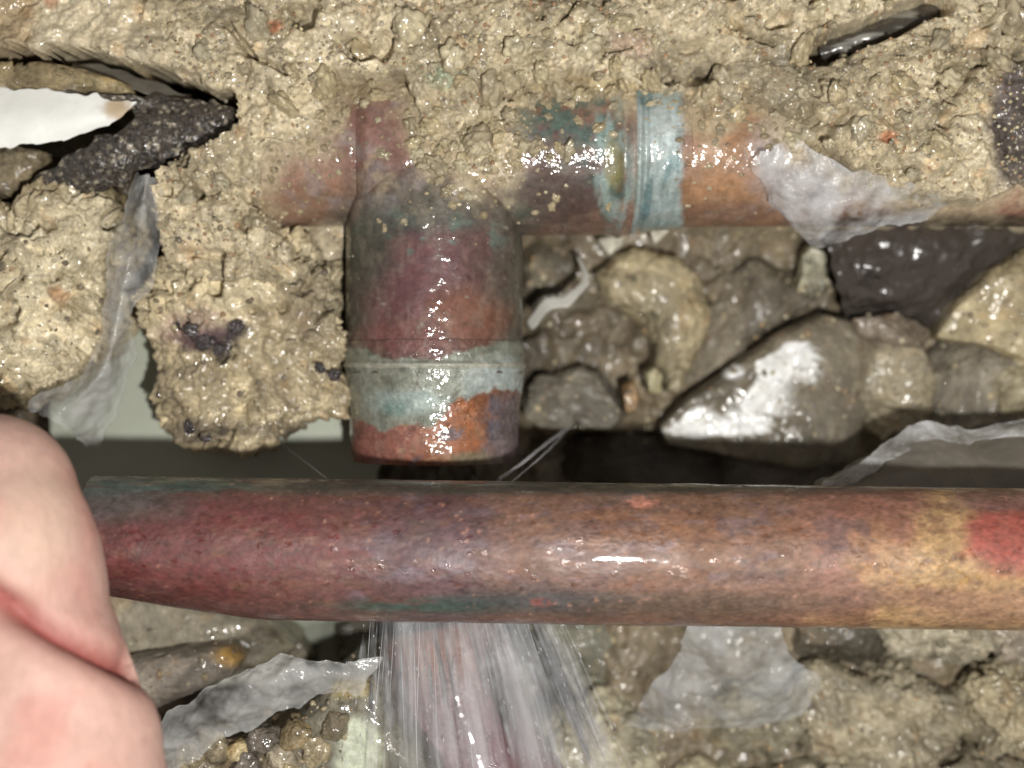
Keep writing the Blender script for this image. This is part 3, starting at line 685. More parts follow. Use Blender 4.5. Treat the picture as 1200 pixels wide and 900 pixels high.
sheet('black_plastic_strip', [[(955, 52, 6.1), (1000, 36, 7.1), (1045, 18, 7.1), (1095, -2, 6.1)], [(960, 62, 10.1), (1005, 46, 11.6), (1050, 30, 11.6), (1100, 14, 10.1)], [(966, 74, 8.1), (1010, 60, 10.1), (1056, 44, 10.1), (1106, 28, 8.1)]],
      M_BLACKP, 180, 90, 36, amp=0.8, scale=4, thick=0.5, rag=0.4, colfun=lambda V: mix(np.tile(A(70, 66, 62), (len(V), 1)), A(150, 148, 140), sst(0.2, 0.5, fbm(V * np.array([0.1, 0.6, 0.3]), 3, 182))),
      label='shiny dark plastic strip stuck in the split of the slab', cat='plastic sheet')

# ------------------------------------------------------------------ plastic films
def film_col(V): return np.full((len(V), 3), 0.5)
sheet('curled_plastic', [[(158, 206, 12), (140, 262, 15), (120, 320, 16), (126, 360, 14), (104, 430, 10), (44, 466, 8), (40, 482, 8)],
                         [(172, 204, 17), (164, 256, 20), (146, 322, 20), (140, 362, 17), (124, 432, 15), (78, 484, 14), (70, 498, 13)],
                         [(186, 214, 13), (188, 280, 15), (178, 330, 14), (152, 368, 11), (160, 410, 4), (126, 512, 0), (108, 530, -4)]],
      M_FILM, 190, 190, 70, amp=1.6, scale=6, thick=0.35, rag=0.7, label='curled strip of milky plastic hanging between two concrete chunks', cat='plastic sheet')
def sage(V):
    px, py = PX(V[:, 0], V[:, 1], V[:, 2])
    return np.tile(A(160, 164, 149, -14), (len(V), 1)) * (1 + 0.06 * fbm(V / 12, 3, 195))[:, None]
sheet('pale_sheet', [[(60, 330, -15.0), (180, 330, -13.0), (300, 340, -13.0), (450, 350, -17.0)], [(60, 460, -13.0), (180, 460, -11.0), (300, 460, -11.0), (450, 460, -15.0)], [(60, 640, -15.0), (180, 640, -14.0), (300, 640, -14.0), (440, 640, -19.0)], [(60, 800, -36), (180, 800, -36), (300, 800, -36), (430, 800, -38)]],
      M_PALE, 196, 80, 60, amp=0.5, scale=20, thick=0.8, rag=0.6, colfun=sage, label='smooth pale grey-green sheet behind the concrete chunk and the tube', cat='plastic sheet')
sheet('milky_plastic', [[(150, 862, 30), (220, 822, 31), (300, 776, 30), (328, 766, 29), (372, 776, 28), (440, 774, 26)], [(165, 890, 30), (230, 846, 33), (300, 810, 33), (345, 790, 32), (390, 790, 29), (430, 792, 26)], [(180, 930, 24), (230, 886, 28), (290, 852, 29), (340, 832, 29), (380, 810, 27), (420, 806, 24)]],
      M_FILM, 200, 150, 80, amp=1.5, scale=4.5, thick=0.4, rag=0.8, label='torn milky plastic sheet lying over the gravel below the tube', cat='plastic sheet')
sheet('clear_plastic', [[(815, 712, 20), (850, 712, 22), (905, 712, 18)], [(790, 770, 6), (850, 770, 13), (930, 770, 8)], [(758, 812, -2), (850, 822, 6), (962, 800, 2)], [(735, 850, -10), (850, 852, -6), (940, 838, -8)]],
      M_FILM_THIN, 205, 130, 100, amp=2.4, scale=10, thick=0.3, rag=0.5, label='clear crumpled plastic flap coming out from under the tube', cat='plastic sheet')
sheet('draped_plastic', [[(884, 176, 18), (930, 168, 20), (990, 195, 20), (1060, 215, 19), (1130, 225, 15)], [(890, 205, 17), (940, 205, 19.5), (1000, 222, 18.5), (1060, 236, 17), (1120, 238, 14)], [(905, 235, 13), (945, 262, 14), (1000, 262, 14), (1060, 248, 13), (1105, 246, 12)], [(935, 268, 6), (955, 290, 6), (1005, 276, 8), (1055, 262, 9), (1095, 252, 10)]],
      M_FILM_CRYST, 210, 140, 80, amp=0.9, scale=4, thick=0.3, rag=1.0, label='whitish plastic film draped over the upper pipe right of the solder ring', cat='plastic sheet')
mud = sheet('muddy_plastic', [[(930, 582, 16), (1000, 545, 8), (1060, 508, 4), (1090, 500, 4), (1140, 506, 2), (1260, 486, 2)], [(945, 590, 17), (1010, 556, 12), (1064, 520, 8), (1092, 510, 7), (1150, 518, 6), (1260, 496, 6)], [(990, 606, 18), (1050, 590, 18), (1090, 576, 18), (1120, 570, 17), (1170, 566, 16), (1260, 560, 16)], [(1000, 640, 18), (1060, 640, 18), (1090, 640, 18), (1120, 640, 18), (1170, 640, 18), (1260, 640, 18)]],
      M_FILM_MUD, 215, 130, 70, amp=0.9, scale=8, thick=0.4, rag=0.6, label='muddy plastic sheet with a pale rim behind the right of the loose tube', cat='plastic sheet')
sheet('rim', [[(940, 584, 18), (1000, 548, 11), (1058, 508, 7), (1088, 497, 7), (1140, 503, 5), (1260, 482, 5)], [(960, 590, 19), (1012, 560, 14), (1068, 528, 10), (1098, 517, 9), (1146, 518, 8), (1260, 497, 8)]],
      M_FILM_CRYST, 217, 120, 16, amp=0.9, scale=3, thick=0.4, rag=0.6, parent=mud, label='pale crusted rim')
sheet('black_plastic', [[(965, 262, -18), (1040, 246, -16), (1150, 240, -16), (1230, 240, -16)], [(975, 310, -16), (1030, 305, -12), (1110, 300, -14), (1200, 300, -18)], [(985, 345, -20), (1040, 352, -17), (1100, 360, -19), (1170, 350, -24)], [(990, 375, -26), (1040, 390, -26), (1085, 392, -26), (1150, 380, -28)]],
      M_BLACKP, 220, 120, 80, amp=2.6, scale=7, thick=0.4, rag=0.5, colfun=lambda V: np.tile(A(66, 60, 56, -16), (len(V), 1)), label='glossy black plastic bag fold under the upper pipe', cat='plastic sheet')
Vv, Ff = [], []
sheet('plastic_curl', [[(676, 300, -18), (682, 326, -14), (664, 346, -12), (638, 352, -12), (618, 378, -16)], [(680, 302, -17), (690, 330, -13), (668, 356, -11), (646, 362, -11), (624, 386, -15)]],
      M_WHITE, 225, 70, 12, amp=0.3, thick=0.6, rag=0.3, colfun=lambda V: np.tile(A(190, 188, 178, -12), (len(V), 1)), label='thin white plastic curl right of the tee branch', cat='plastic scrap')

# ------------------------------------------------------------------ stones in the cavity right of the branch
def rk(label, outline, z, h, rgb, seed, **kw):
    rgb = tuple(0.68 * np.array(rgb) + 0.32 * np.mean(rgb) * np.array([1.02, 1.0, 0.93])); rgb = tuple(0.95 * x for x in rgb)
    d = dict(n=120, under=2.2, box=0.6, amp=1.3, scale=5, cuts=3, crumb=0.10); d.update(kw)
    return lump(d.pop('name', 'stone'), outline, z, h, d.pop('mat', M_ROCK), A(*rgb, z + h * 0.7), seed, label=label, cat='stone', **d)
def paint_tan(P, C):
    px, py = PX(P[:, 0], P[:, 1], P[:, 2]); j = 0.3 * fbm(P / 3, 3, 231)
    C = mix(C, C * 0.3, ell(px, py, 742, 327, 5, 5, 0.5)); return mix(C, C * 0.75, ell(px, py, 775, 430, 40, 30, 0.5, j))
rk('tan sandy stone under the two white chips', [(694, 322), (716, 300), (752, 292), (790, 302), (818, 330), (830, 370), (820, 410), (806, 440), (780, 450), (762, 436), (764, 405), (742, 372), (712, 356)], -30, 9, (190, 172, 130), 230, crumb=0.22, cuts=1, paint=paint_tan, n=140, center=(780, 360))
rk('broad dark brown stone behind the solder ring and tan stone', [(640, 270), (740, 255), (860, 250), (960, 262), (985, 330), (940, 380), (860, 420), (780, 480), (720, 460), (680, 400), (640, 350)], -48, 8, (124, 112, 92), 240, box=0.45, amp=1.2, n=150)
rk('smooth brown stone between the tan stone and the white-painted stone', [(838, 330), (900, 290), (960, 296), (980, 330), (930, 370), (880, 405), (820, 445), (790, 470), (786, 440), (820, 400)], -36, 7, (138, 126, 106), 250)
def paint_white(P, C):
    px, py = PX(P[:, 0], P[:, 1], P[:, 2]); j = 5 * fbm(P / 2.0, 3, 261)
    m = poly_sd(px, py, [(772, 505), (800, 492), (812, 478), (834, 478), (838, 490), (866, 478), (888, 446), (886, 424), (908, 416), (918, 402), (944, 402), (962, 420), (956, 440), (926, 446), (908, 468), (900, 508), (872, 508), (820, 514)]) + j
    m2 = ell(px, py, 858, 434, 12, 9, 0.4, j / 12)
    return mix(C, np.array([0.80, 0.81, 0.80]), np.maximum(sst(-0.8, 0.8, m), m2))
rk('grey-brown stone with a splash of white paint', [(770, 500), (800, 468), (850, 432), (905, 390), (960, 368), (1010, 380), (1024, 430), (1010, 490), (1000, 540), (930, 548), (850, 532), (780, 520)], -28, 8, (132, 120, 98), 260, box=0.4, cuts=1, amp=0.6, paint=paint_white, n=170)
rk('grey rounded stone right of the branch stub', [(612, 470), (630, 440), (680, 430), (730, 444), (742, 476), (720, 500), (680, 504), (640, 500), (616, 498)], -30, 7, (140, 132, 116), 270)
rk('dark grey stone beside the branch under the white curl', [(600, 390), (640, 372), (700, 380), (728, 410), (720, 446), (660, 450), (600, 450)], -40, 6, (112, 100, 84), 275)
rk('olive stone between the branch and the white curl', [(612, 290), (650, 282), (690, 300), (696, 350), (680, 386), (630, 384), (612, 350)], -38, 7, (128, 118, 98), 278)
rk('large ochre stone at the right, against the black plastic', [(1090, 396), (1110, 360), (1150, 318), (1200, 286), (1290, 270), (1300, 420), (1200, 424), (1140, 404)], -18, 9, (196, 176, 128), 280, box=0.5, amp=0.7, cuts=1, n=140, crumb=0.1)
rk('mottled buff stone right of the white-painted stone', [(1000, 395), (1040, 376), (1084, 390), (1092, 440), (1080, 492), (1040, 512), (1004, 500), (990, 450)], -26, 9, (168, 154, 124), 290, amp=1.4, n=130)
rk('grey stone below the ochre stone', [(1074, 420), (1110, 396), (1170, 408), (1260, 420), (1270, 500), (1190, 500), (1110, 504), (1078, 490)], -26, 9, (146, 136, 118), 300, amp=1.2, n=130)
rk('small yellowish stone poking out below the grey stone', [(1160, 430), (1200, 414), (1260, 420), (1260, 492), (1200, 490), (1166, 480)], -19, 6, (192, 178, 140), 305)
rk('pinkish stone edge at the foot of the black plastic', [(1000, 374), (1050, 366), (1090, 388), (1078, 408), (1030, 404), (1002, 392)], -18, 4, (168, 148, 126), 307, amp=1.0)
rk('pale upright pebble under the draped plastic', [(938, 300), (946, 288), (964, 290), (968, 320), (966, 346), (948, 350), (934, 338)], -24, 4, (182, 178, 150), 310, n=60)
rk('small white angular chip on the tan stone', [(698, 280), (734, 274), (730, 288), (712, 302)], -22, 2.2, (206, 202, 182), 315, n=50, cuts=2, amp=0.2)
rk('white angular chip right under the solder ring', [(758, 264), (792, 262), (782, 274), (766, 288)], -20, 2.2, (206, 200, 180), 316, n=50, cuts=2, amp=0.2)
rk('amber sliver of stone beside the grey rounded stone', [(728, 452), (742, 444), (750, 464), (744, 484), (732, 484)], -22, 3, (176, 130, 78), 318, n=50, amp=0.3)
rk('small yellow-green pebble at the foot of the tan stone', [(754, 436), (766, 428), (776, 440), (772, 462), (758, 462)], -24, 4, (180, 170, 124), 319, n=50, amp=0.3)
rk('small pale pebble at the foot of the tan stone, by the crevice', [(776, 434), (800, 430), (808, 446), (794, 462), (778, 458)], -25, 4, (184, 170, 134), 320, n=50, amp=0.3)
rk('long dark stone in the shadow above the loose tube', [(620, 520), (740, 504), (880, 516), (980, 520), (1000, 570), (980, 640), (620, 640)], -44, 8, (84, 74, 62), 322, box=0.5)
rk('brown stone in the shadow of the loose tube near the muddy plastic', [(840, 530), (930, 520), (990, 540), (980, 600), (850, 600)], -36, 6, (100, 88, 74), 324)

# ------------------------------------------------------------------ below the loose tube
rk('rounded buff stone between the thumb and the tube end', [(110, 690), (160, 678), (240, 690), (310, 716), (352, 752), (330, 780), (250, 776), (160, 790), (100, 780)], -12, 10, (176, 164, 138), 330, cuts=0, amp=0.6, n=130, under=3)
def paint_amber(P, C):
    px, py = PX(P[:, 0], P[:, 1], P[:, 2]); return mix(C, A(200, 160, 92, 6), ell(px, py, 270, 768, 18, 12, 0.6))
rk('long smooth grey pebble with an amber tip', [(110, 790), (150, 770), (220, 756), (272, 754), (288, 768), (276, 788), (220, 812), (160, 838), (110, 836)], 2, 7, (168, 154, 138), 335, cuts=0, amp=0.5, paint=paint_amber, n=120, under=5)
rk('brown stone under the tube above the milky plastic', [(250, 720), (320, 716), (370, 740), (372, 790), (300, 800), (250, 780)], -26, 7, (120, 110, 92), 338)
def paint_cov(P, C):
    px, py = PX(P[:, 0], P[:, 1], P[:, 2]); j = 0.35 * fbm(P / 4, 3, 341)
    C = mix(C, A(214, 220, 196, 24), ell(px, py, 420, 882, 24, 40, 0.3, j)); return mix(C, A(196, 178, 124, 24), 0.8 * ell(px, py, 410, 804, 28, 14, 0.5, j))
rk('smooth grey stone with a white patch next to the spray', [(330, 850), (372, 812), (404, 782), (438, 774), (456, 792), (464, 818), (486, 852), (516, 890), (540, 960), (380, 980), (320, 920)], 14, 9, (150, 144, 122), 340, cuts=0, amp=0.5, box=0.5, paint=paint_cov, n=150, under=6)
rsd = np.random.RandomState(77)
def gravel(label, name, pts, zz, cols, group):
    for k, (cx, cy, r) in enumerate(pts):
        n = 9; a = np.linspace(0, 2 * np.pi, n, endpoint=False)
        rr = r * rsd.uniform(0.7, 1.2, n); st = rsd.uniform(0.7, 1.1)
        lump(name, [(cx + x * math.cos(t), cy + x * st * math.sin(t)) for x, t in zip(rr, a)], zz, r * 0.12, M_CONC, A(*cols[k % len(cols)], zz), 400 + k + int(cx),
             n=44, under=1.5, box=0.7, amp=1.0, scale=2.2, cuts=4, crumb=0.4, label=['tan', 'brown', 'yellowish', 'dark grey', 'pale grey', 'ochre'][k % 6] + ' ' + label, cat='pebble', group=group)
gravel('gravel pebble under the edge of the milky plastic', 'pebble',
       [(215, 885, 22), (248, 872, 22), (278, 880, 18), (306, 866, 20), (330, 882, 18), (352, 858, 20), (372, 880, 20), (396, 850, 16), (345, 900, 22), (290, 902, 20), (240, 905, 22), (205, 915, 18), (384, 905, 18)], 22,
       [(188, 172, 138), (162, 148, 120), (202, 184, 140), (124, 114, 102), (182, 170, 146), (188, 166, 124)], 'gravel under the milky plastic')
lump('stone', [(180, 880), (230, 866), (300, 856), (370, 836), (400, 860), (400, 980), (170, 980)], 17, 5, M_CONC, A(160, 142, 110, 20), 398, n=150, under=7, crumb=0.7, label='brown gravelly stone below the milky plastic', cat='stone')
rk('dim grey-green stone under the tube behind the clear plastic', [(600, 690), (680, 680), (770, 700), (800, 760), (760, 810), (690, 830), (640, 800), (600, 770)], -30, 7, (120, 118, 100), 350, amp=2.0, box=0.8)
rk('buff lumpy stone at the edge of the spray', [(632, 868), (650, 826), (676, 832), (704, 806), (738, 820), (770, 846), (764, 880), (806, 930), (720, 970), (640, 960)], -20, 8, (186, 176, 146), 352, crumb=0.35, n=150, amp=2.4, box=0.85)
rk('tan flat stone below the clear plastic', [(796, 866), (822, 834), (858, 800), (892, 790), (936, 818), (958, 846), (924, 866), (910, 890), (850, 876)], -20, 7, (168, 158, 128), 354, crumb=0.25, amp=2.0, box=0.85, tilt=(0.15, 0.1))
rk('tan stone along the bottom between two buff stones', [(760, 905), (820, 884), (880, 900), (950, 888), (975, 915), (950, 990), (780, 990)], -19, 6, (168, 156, 124), 356, crumb=0.3, amp=2.0, box=0.85)
rk('dark grey stone right of the clear plastic, under the tube', [(905, 690), (960, 690), (1020, 700), (1056, 742), (1010, 780), (950, 772), (916, 744)], -22, 7, (118, 108, 90), 358, amp=1.6, box=0.8)
rk('broad buff stone in the lower right with wet cracks', [(920, 812), (962, 774), (1010, 788), (1052, 776), (1090, 806), (1128, 820), (1120, 870), (1072, 886), (1040, 916), (990, 896), (944, 880)], -17, 9, (182, 168, 136), 360, crumb=0.55, n=190, amp=3.0, box=0.85, cuts=1)
rk('small buff stone squeezed under the broad stone', [(960, 900), (1010, 886), (1050, 906), (1040, 950), (960, 960)], -16, 6, (176, 164, 134), 361, crumb=0.3, amp=1.5, box=0.9)
rk('pale buff stone just below the tube at the right', [(1020, 722), (1060, 698), (1120, 690), (1170, 716), (1166, 752), (1130, 786), (1092, 772), (1052, 768)], -15, 8, (192, 180, 152), 362, crumb=0.5, n=170, amp=2.6, box=0.9, cuts=1)
rk('pinkish grey stone under the tube beside the pale buff stone', [(1150, 700), (1220, 690), (1300, 710), (1290, 780), (1210, 776), (1160, 762)], -14, 7, (182, 166, 146), 363, crumb=0.4, n=130, amp=2.2, box=0.9)
rk('yellowish stone in the lower right corner', [(1112, 834), (1150, 792), (1200, 776), (1290, 790), (1300, 880), (1230, 900), (1180, 876), (1140, 880)], -12, 8, (188, 172, 134), 364, crumb=0.55, n=180, amp=3.0, box=0.9, cuts=1)
rk('brown-grey stone tucked under the yellowish corner stone', [(1104, 900), (1150, 874), (1220, 890), (1290, 900), (1290, 990), (1110, 990)], -16, 7, (158, 144, 116), 365, crumb=0.4, n=130, amp=2.2, box=0.9)
rk('dark stone deep at the bottom right', [(1030, 906), (1090, 884), (1120, 920), (1120, 1000), (1000, 1000)], -27, 5, (90, 80, 66), 366)
rk('dark stone in the gap under the spray', [(390, 720), (450, 715), (480, 760), (460, 800), (400, 790)], -30, 6, (96, 90, 78), 368)

# a second copper pipe seen through the spray
def pink_col(P, T, TH):
    px, py = PX(P[:, 0], P[:, 1], P[:, 2]); j = 0.4 * fbm(P / 4, 4, 371)
    Cc = np.tile(A(128, 98, 96, 0), (len(P), 1))
    Cc = mix(Cc, A(150, 100, 82, 0), ell(px, py, 500, 760, 60, 50, 0.5, j)); Cc = mix(Cc, A(112, 74, 80, 0), ell(px, py, 570, 880, 50, 60, 0.5, j))
    return mix(Cc, A(150, 128, 132, 0), 0.7 * ell(px, py, 520, 850, 40, 60, 0.5, j))
p0, p1 = W(515, 735, -6), W(640, 1010, 2)
n, k = 120, 120
t = np.linspace(0, 1, n)
path = p0 + (p1 - p0) * t[:, None] + np.array([-3.5, -1.5, 0]) * np.sin(t * math.pi)[:, None]
V, F = tube_pts(path, 13.5 - 3.5 * np.exp(-t / 0.06), k)
V = V + 0.15 * np.stack([fbm(V / 4, 3, 372)] * 3, -1)
capv = np.arange(k)[None, ::-1]
mk('buried_pipe', V, F, M_TUBE, cols=pink_col(V, None, None), extra=[capv, (n - 1) * k + np.arange(k)[None]], label='pinkish copper pipe running down behind the water spray', cat='copper pipe')

# ------------------------------------------------------------------ the thumb
def capsule_mesh(chain):
    Vs, Fs, off = [], [], 0
    for pts, rad in chain:
        pts = np.array(pts, float); rad = np.array(rad, float) * 1.045
        m = 40; s = spline(np.concatenate([pts, rad[:, None]], 1), m)
        path, rr = s[:, :3], s[:, 3]
        d0 = path[0] - path[1]; d0 /= np.linalg.norm(d0); d1 = path[-1] - path[-2]; d1 /= np.linalg.norm(d1)
        a = np.linspace(0.05, math.pi / 2, 9)
        st = np.array([path[0] + d0 * rr[0] * math.cos(x) for x in a[:-1]]); en = np.array([path[-1] + d1 * rr[-1] * math.cos(x) for x in a[:-1]][::-1])
        path = np.concatenate([st, path, en]); rr = np.concatenate([rr[0] * np.sin(a[:-1]), rr, (rr[-1] * np.sin(a[:-1]))[::-1]])
        V, F = tube_pts(path, rr, 28); nn = len(path)
        Vs.append(V); Fs.append([list(map(int, f + off)) for f in F] + [[int(off + i) for i in range(27, -1, -1)], [int(off + (nn - 1) * 28 + i) for i in range(28)]]); off += len(V)
    return np.concatenate(Vs), sum(Fs, [])
TH = lambda px, py, z: W(px, py, z - 8)
hand_chain = [
    ([TH(-12, 585, 66), TH(-6, 640, 68), TH(6, 700, 66)], [12.2, 14.0, 14.2]),                 # end pad
    ([TH(20, 770, 68), TH(40, 860, 72), TH(64, 960, 74), TH(70, 1060, 70)], [14.4, 15.2, 15.8, 16.5]),
    ([TH(6, 690, 64), TH(24, 780, 64)], [13.2, 13.6]),
    ([TH(64, 1000, 70), TH(20, 1180, 62), TH(-60, 1340, 56)], [17, 20, 22]),                   # ball of the thumb
    ([TH(-60, 1340, 56), TH(-200, 1300, 50), TH(-330, 1260, 48)], [20, 19, 16]),               # palm
    ([TH(-100, 1460, 54), TH(-260, 1420, 48), TH(-380, 1380, 46)], [20, 19, 16]),
    ([TH(-160, 1500, 52), TH(-230, 1700, 52), TH(-290, 1950, 55)], [21, 19, 22]),              # wrist and forearm
    ([TH(-210, 1230, 52), TH(-225, 1060, 44), TH(-215, 930, 54), TH(-205, 900, 74)], [10.5, 9.8, 9.0, 8.0]),   # curled fingers out of frame
    ([TH(-330, 1240, 52), TH(-355, 1040, 44), TH(-345, 900, 55), TH(-330, 880, 76)], [10.5, 9.8, 9.0, 8.0]),
    ([TH(-430, 1290, 50), TH(-470, 1090, 43), TH(-460, 960, 54), TH(-440, 940, 73)], [10, 9.4, 8.6, 7.8]),
    ([TH(-490, 1380, 48), TH(-560, 1210, 42), TH(-555, 1100, 50), TH(-540, 1080, 66)], [9, 8.2, 7.6, 7.0]),
]
hv, hf = capsule_mesh(hand_chain)
hm = bpy.data.meshes.new('hand'); hm.from_pydata((hv * MM).tolist(), [], hf); hm.update()
ho = bpy.data.objects.new('hand', hm); col.objects.link(ho)
rm = ho.modifiers.new('r', 'REMESH'); rm.mode = 'VOXEL'; rm.voxel_size = 0.0009
sm = ho.modifiers.new('s', 'SMOOTH'); sm.factor = 0.5; sm.iterations = 10
dg = bpy.context.evaluated_depsgraph_get()
hm2 = bpy.data.meshes.new_from_object(ho.evaluated_get(dg))
bpy.data.objects.remove(ho); bpy.data.meshes.remove(hm)
nv = len(hm2.vertices); co = np.empty(nv * 3); hm2.vertices.foreach_get('co', co); co = co.reshape(-1, 3) / MM
nr = np.empty(nv * 3); hm2.vertices.foreach_get('normal', nr); nr = nr.reshape(-1, 3)
px, py = PX(co[:, 0], co[:, 1], co[:, 2])
crease_y = 702 + 0.62 * px - 0.0006 * px ** 2
near = (nr[:, 2] > -0.2) & (px > -320) & (py < 1000) & (px < 260)
dcr = np.abs(py - crease_y)
cr = np.exp(-(dcr / 15) ** 2) * near
cr2 = np.exp(-((py - crease_y - 26) / 4) ** 2) * near * 0.25
co = co - nr * (2.6 * cr + 0.5 * cr2 - 1.3 * np.exp(-((py - crease_y - 46) / 34) ** 2) * near)[:, None] + nr * (0.12 * fbm(co / 5, 3, 501))[:, None]
base = np.tile(A(252, 206, 190, 66), (nv, 1))
base = mix(base, A(246, 182, 168, 66), 0.8 * sst(0.0, 0.5, fbm(co / 9, 3, 502)))
base = mix(base, A(252, 218, 194, 66), 0.6 * ell(px, py, 40, 610, 50, 70, 0.5))
base = mix(base, A(168, 50, 48, 66), 0.92 * np.exp(-((py - crease_y) / 12) ** 2) * near)
base = mix(base, A(214, 126, 116, 75), 0.6 * np.exp(-((py - crease_y - 6) / 30) ** 2) * near)
base = base * (1 + 0.07 * fbm(co * np.array([0.5, 1.4, 0.5]), 4, 503))[:, None]
base = mix(base, base * np.array([0.72, 0.6, 0.52]), 0.5 * sst(0.42, 0.6, fbm(co / 1.6, 3, 504)) * sst(40, 130, px))
hm2.vertices.foreach_set('co', (co * MM).astype(np.float32).ravel())
at = hm2.color_attributes.new('Col', 'FLOAT_COLOR', 'POINT'); cc = np.ones((nv, 4), np.float32); cc[:, :3] = base; at.data.foreach_set('color', cc.ravel())
hm2.polygons.foreach_set('use_smooth', np.ones(len(hm2.polygons), bool)); hm2.materials.clear(); hm2.materials.append(M_SKIN)
hand = bpy.data.objects.new('hand', hm2); col.objects.link(hand)
tag(hand, 'bare hand with its bent thumb at the end of the copper tube', 'hand')

# ------------------------------------------------------------------ water
spray = empty('water_spray', W(540, 720, 30), label='fan of water spraying out from under the copper tube', cat='water spray')
def fan(rows, seed, **kw): return sheet('water_veil', rows, M_SPRAY, seed, 110, 60, amp=0.7, scale=6, thick=0.15, rag=0.0, parent=spray, **kw)
fan([[(428, 704, 34), (500, 706, 34), (580, 706, 34), (648, 708, 34)], [(420, 800, 34), (520, 800, 36), (612, 800, 36), (690, 800, 32)], [(410, 950, 28), (540, 960, 32), (650, 960, 32), (745, 950, 24)]], 601)
fan([[(450, 704, 30), (520, 704, 30), (570, 704, 30), (610, 706, 30)], [(466, 800, 28), (530, 800, 29), (600, 800, 29), (668, 800, 26)], [(490, 950, 22), (560, 960, 23), (640, 960, 22), (760, 950, 16)]], 602)
SV, SF, off = [], [], 0
for k in range(95):
    u = rnd.random(); x0 = 424 + 226 * u + rnd.uniform(-6, 6); x1 = x0 + (u - 0.18) * 120 + rnd.uniform(-22, 22); z0 = rnd.uniform(26, 33); z1 = rnd.uniform(8, 32)
    t0 = rnd.random() * 0.35; t1 = t0 + rnd.uniform(0.35, 0.9); tt = np.linspace(t0, t1, 14)
    a, b = W(x0, 704, z0), W(x1, 930, z1); path = a + (b - a) * tt[:, None] + np.array([0.8, 0, 0]) * rnd.uniform(-1, 1) * (tt ** 2)[:, None]
    V, F = tube_pts(path, rnd.uniform(0.25, 1.0) * np.sin(np.linspace(0.08, math.pi - 0.05, 14)) ** 0.8, 10)
    SV.append(V); SF.append(F + off); off += len(V)
mk('water_mist', np.concatenate(SV), np.concatenate(SF), M_MIST, spray, kind='stuff')
SV, SF, off = [], [], 0
for k in range(14):
    u = rnd.random(); x0 = 432 + 210 * u + rnd.uniform(-5, 5); x1 = x0 + (u - 0.2) * 130 + rnd.uniform(-16, 16); z0 = rnd.uniform(29, 34); z1 = rnd.uniform(14, 34)
    t0, t1 = sorted((rnd.random() * 0.6, 0.3 + rnd.random() * 0.8)); tt = np.linspace(t0, t1, 9)
    a, b = W(x0, 700, z0), W(x1, 930, z1)
    path = a + (b - a) * tt[:, None]
    V, F = tube_pts(path, rnd.uniform(0.03, 0.11) * np.sin(np.linspace(0.15, math.pi - 0.1, 9)), 6)
    SV.append(V); SF.append(F + off); off += len(V)
for k in range(260):
    u = rnd.random(); x0 = 420 + 240 * u; x1 = x0 + (u - 0.2) * 160 + rnd.uniform(-40, 40); t = rnd.random() ** 0.6
    c = W(x0, 704, 33) * (1 - t) + W(x1, 940, rnd.uniform(4, 30)) * t; d = W(x1, 940, 20) - W(x0, 704, 33); d = d / np.linalg.norm(d)
    r = rnd.uniform(0.05, 0.16); V, F = tube_pts(c + d * np.linspace(-1, 1, 5)[:, None] * r * rnd.uniform(1, 5), r * np.array([0.2, 0.8, 1, 0.8, 0.2]), 6)
    SV.append(V); SF.append(F + off); off += len(V)
mk('water_streaks', np.concatenate(SV), np.concatenate(SF), M_STREAK, spray, kind='stuff')
def strand(name, pts, r, label, n=40):
    path = spline([W(*q) for q in pts], n); path = path + 0.06 * np.stack([fbm(path / 2, 2, 611), fbm(path / 2, 2, 612), fbm(path / 2, 2, 613)], -1)
    V, F = tube_pts(path, r * (0.75 + 0.2 * fbm(path / 2.5, 2, 614)), 10); mk(name, V, F, M_STREAK, label=label, cat='water jet')
strand('water_jet', [(584, 562, 30), (610, 544, 20), (640, 520, 4), (668, 500, -14)], 0.5, 'thin jet of water arcing beside the branch stub')
strand('water_jet', [(598, 566, 30), (622, 546, 19), (646, 524, 3), (662, 506, -14)], 0.3, 'finer twin of the jet by the branch stub')
strand('water_jet', [(382, 560, 20), (356, 540, 8), (330, 520, -6)], 0.22, 'fine water thread across the shadow left of the branch stub')
ico = bpy.data.meshes.new('water_drop'); 
import bmesh
def ico_np(sub):
    bm = bmesh.new(); bmesh.ops.create_icosphere(bm, subdivisions=sub, radius=1.0)
    v = np.array([x.co[:] for x in bm.verts]); f = np.array([[y.index for y in x.verts] for x in bm.faces]); bm.free(); return v, f
iv, iff = ico_np(3)
# ------------------------------------------------------------------ crumbs and sand on the slab and pipe
cr_meshes = []
for k in range(8):
    v, f = ico_np(4); sc3 = np.array([1, 0.65 + 0.35 * h3(k, 1, 1), 0.55 + 0.25 * h3(k, 2, 1)])
    w, wi, we = worley(v * 1.5 + k * 5, 705 + k)
    v = v * sc3 * (1 + 0.40 * fbm(v * 1.1 + k * 9, 3, 700 + k) + 0.5 * (0.5 - w) + 0.16 * fbm(v * 5 + k, 2, 720))[:, None]
    tone = [(205, 190, 150), (186, 168, 128), (172, 162, 138), (200, 180, 136), (160, 146, 118), (212, 200, 166), (190, 170, 130), (178, 160, 126)][k]
    me = mesh_np('crumb', v * 1.0, f, np.tile(A(*(0.55 * np.array(tone) + 0.45 * np.array((205, 193, 162)))), (len(v), 1)) * (0.9 + 0.3 * fbm(v * 3, 3, 730))[:, None]); me.materials.append(M_CONC); cr_meshes.append(me)
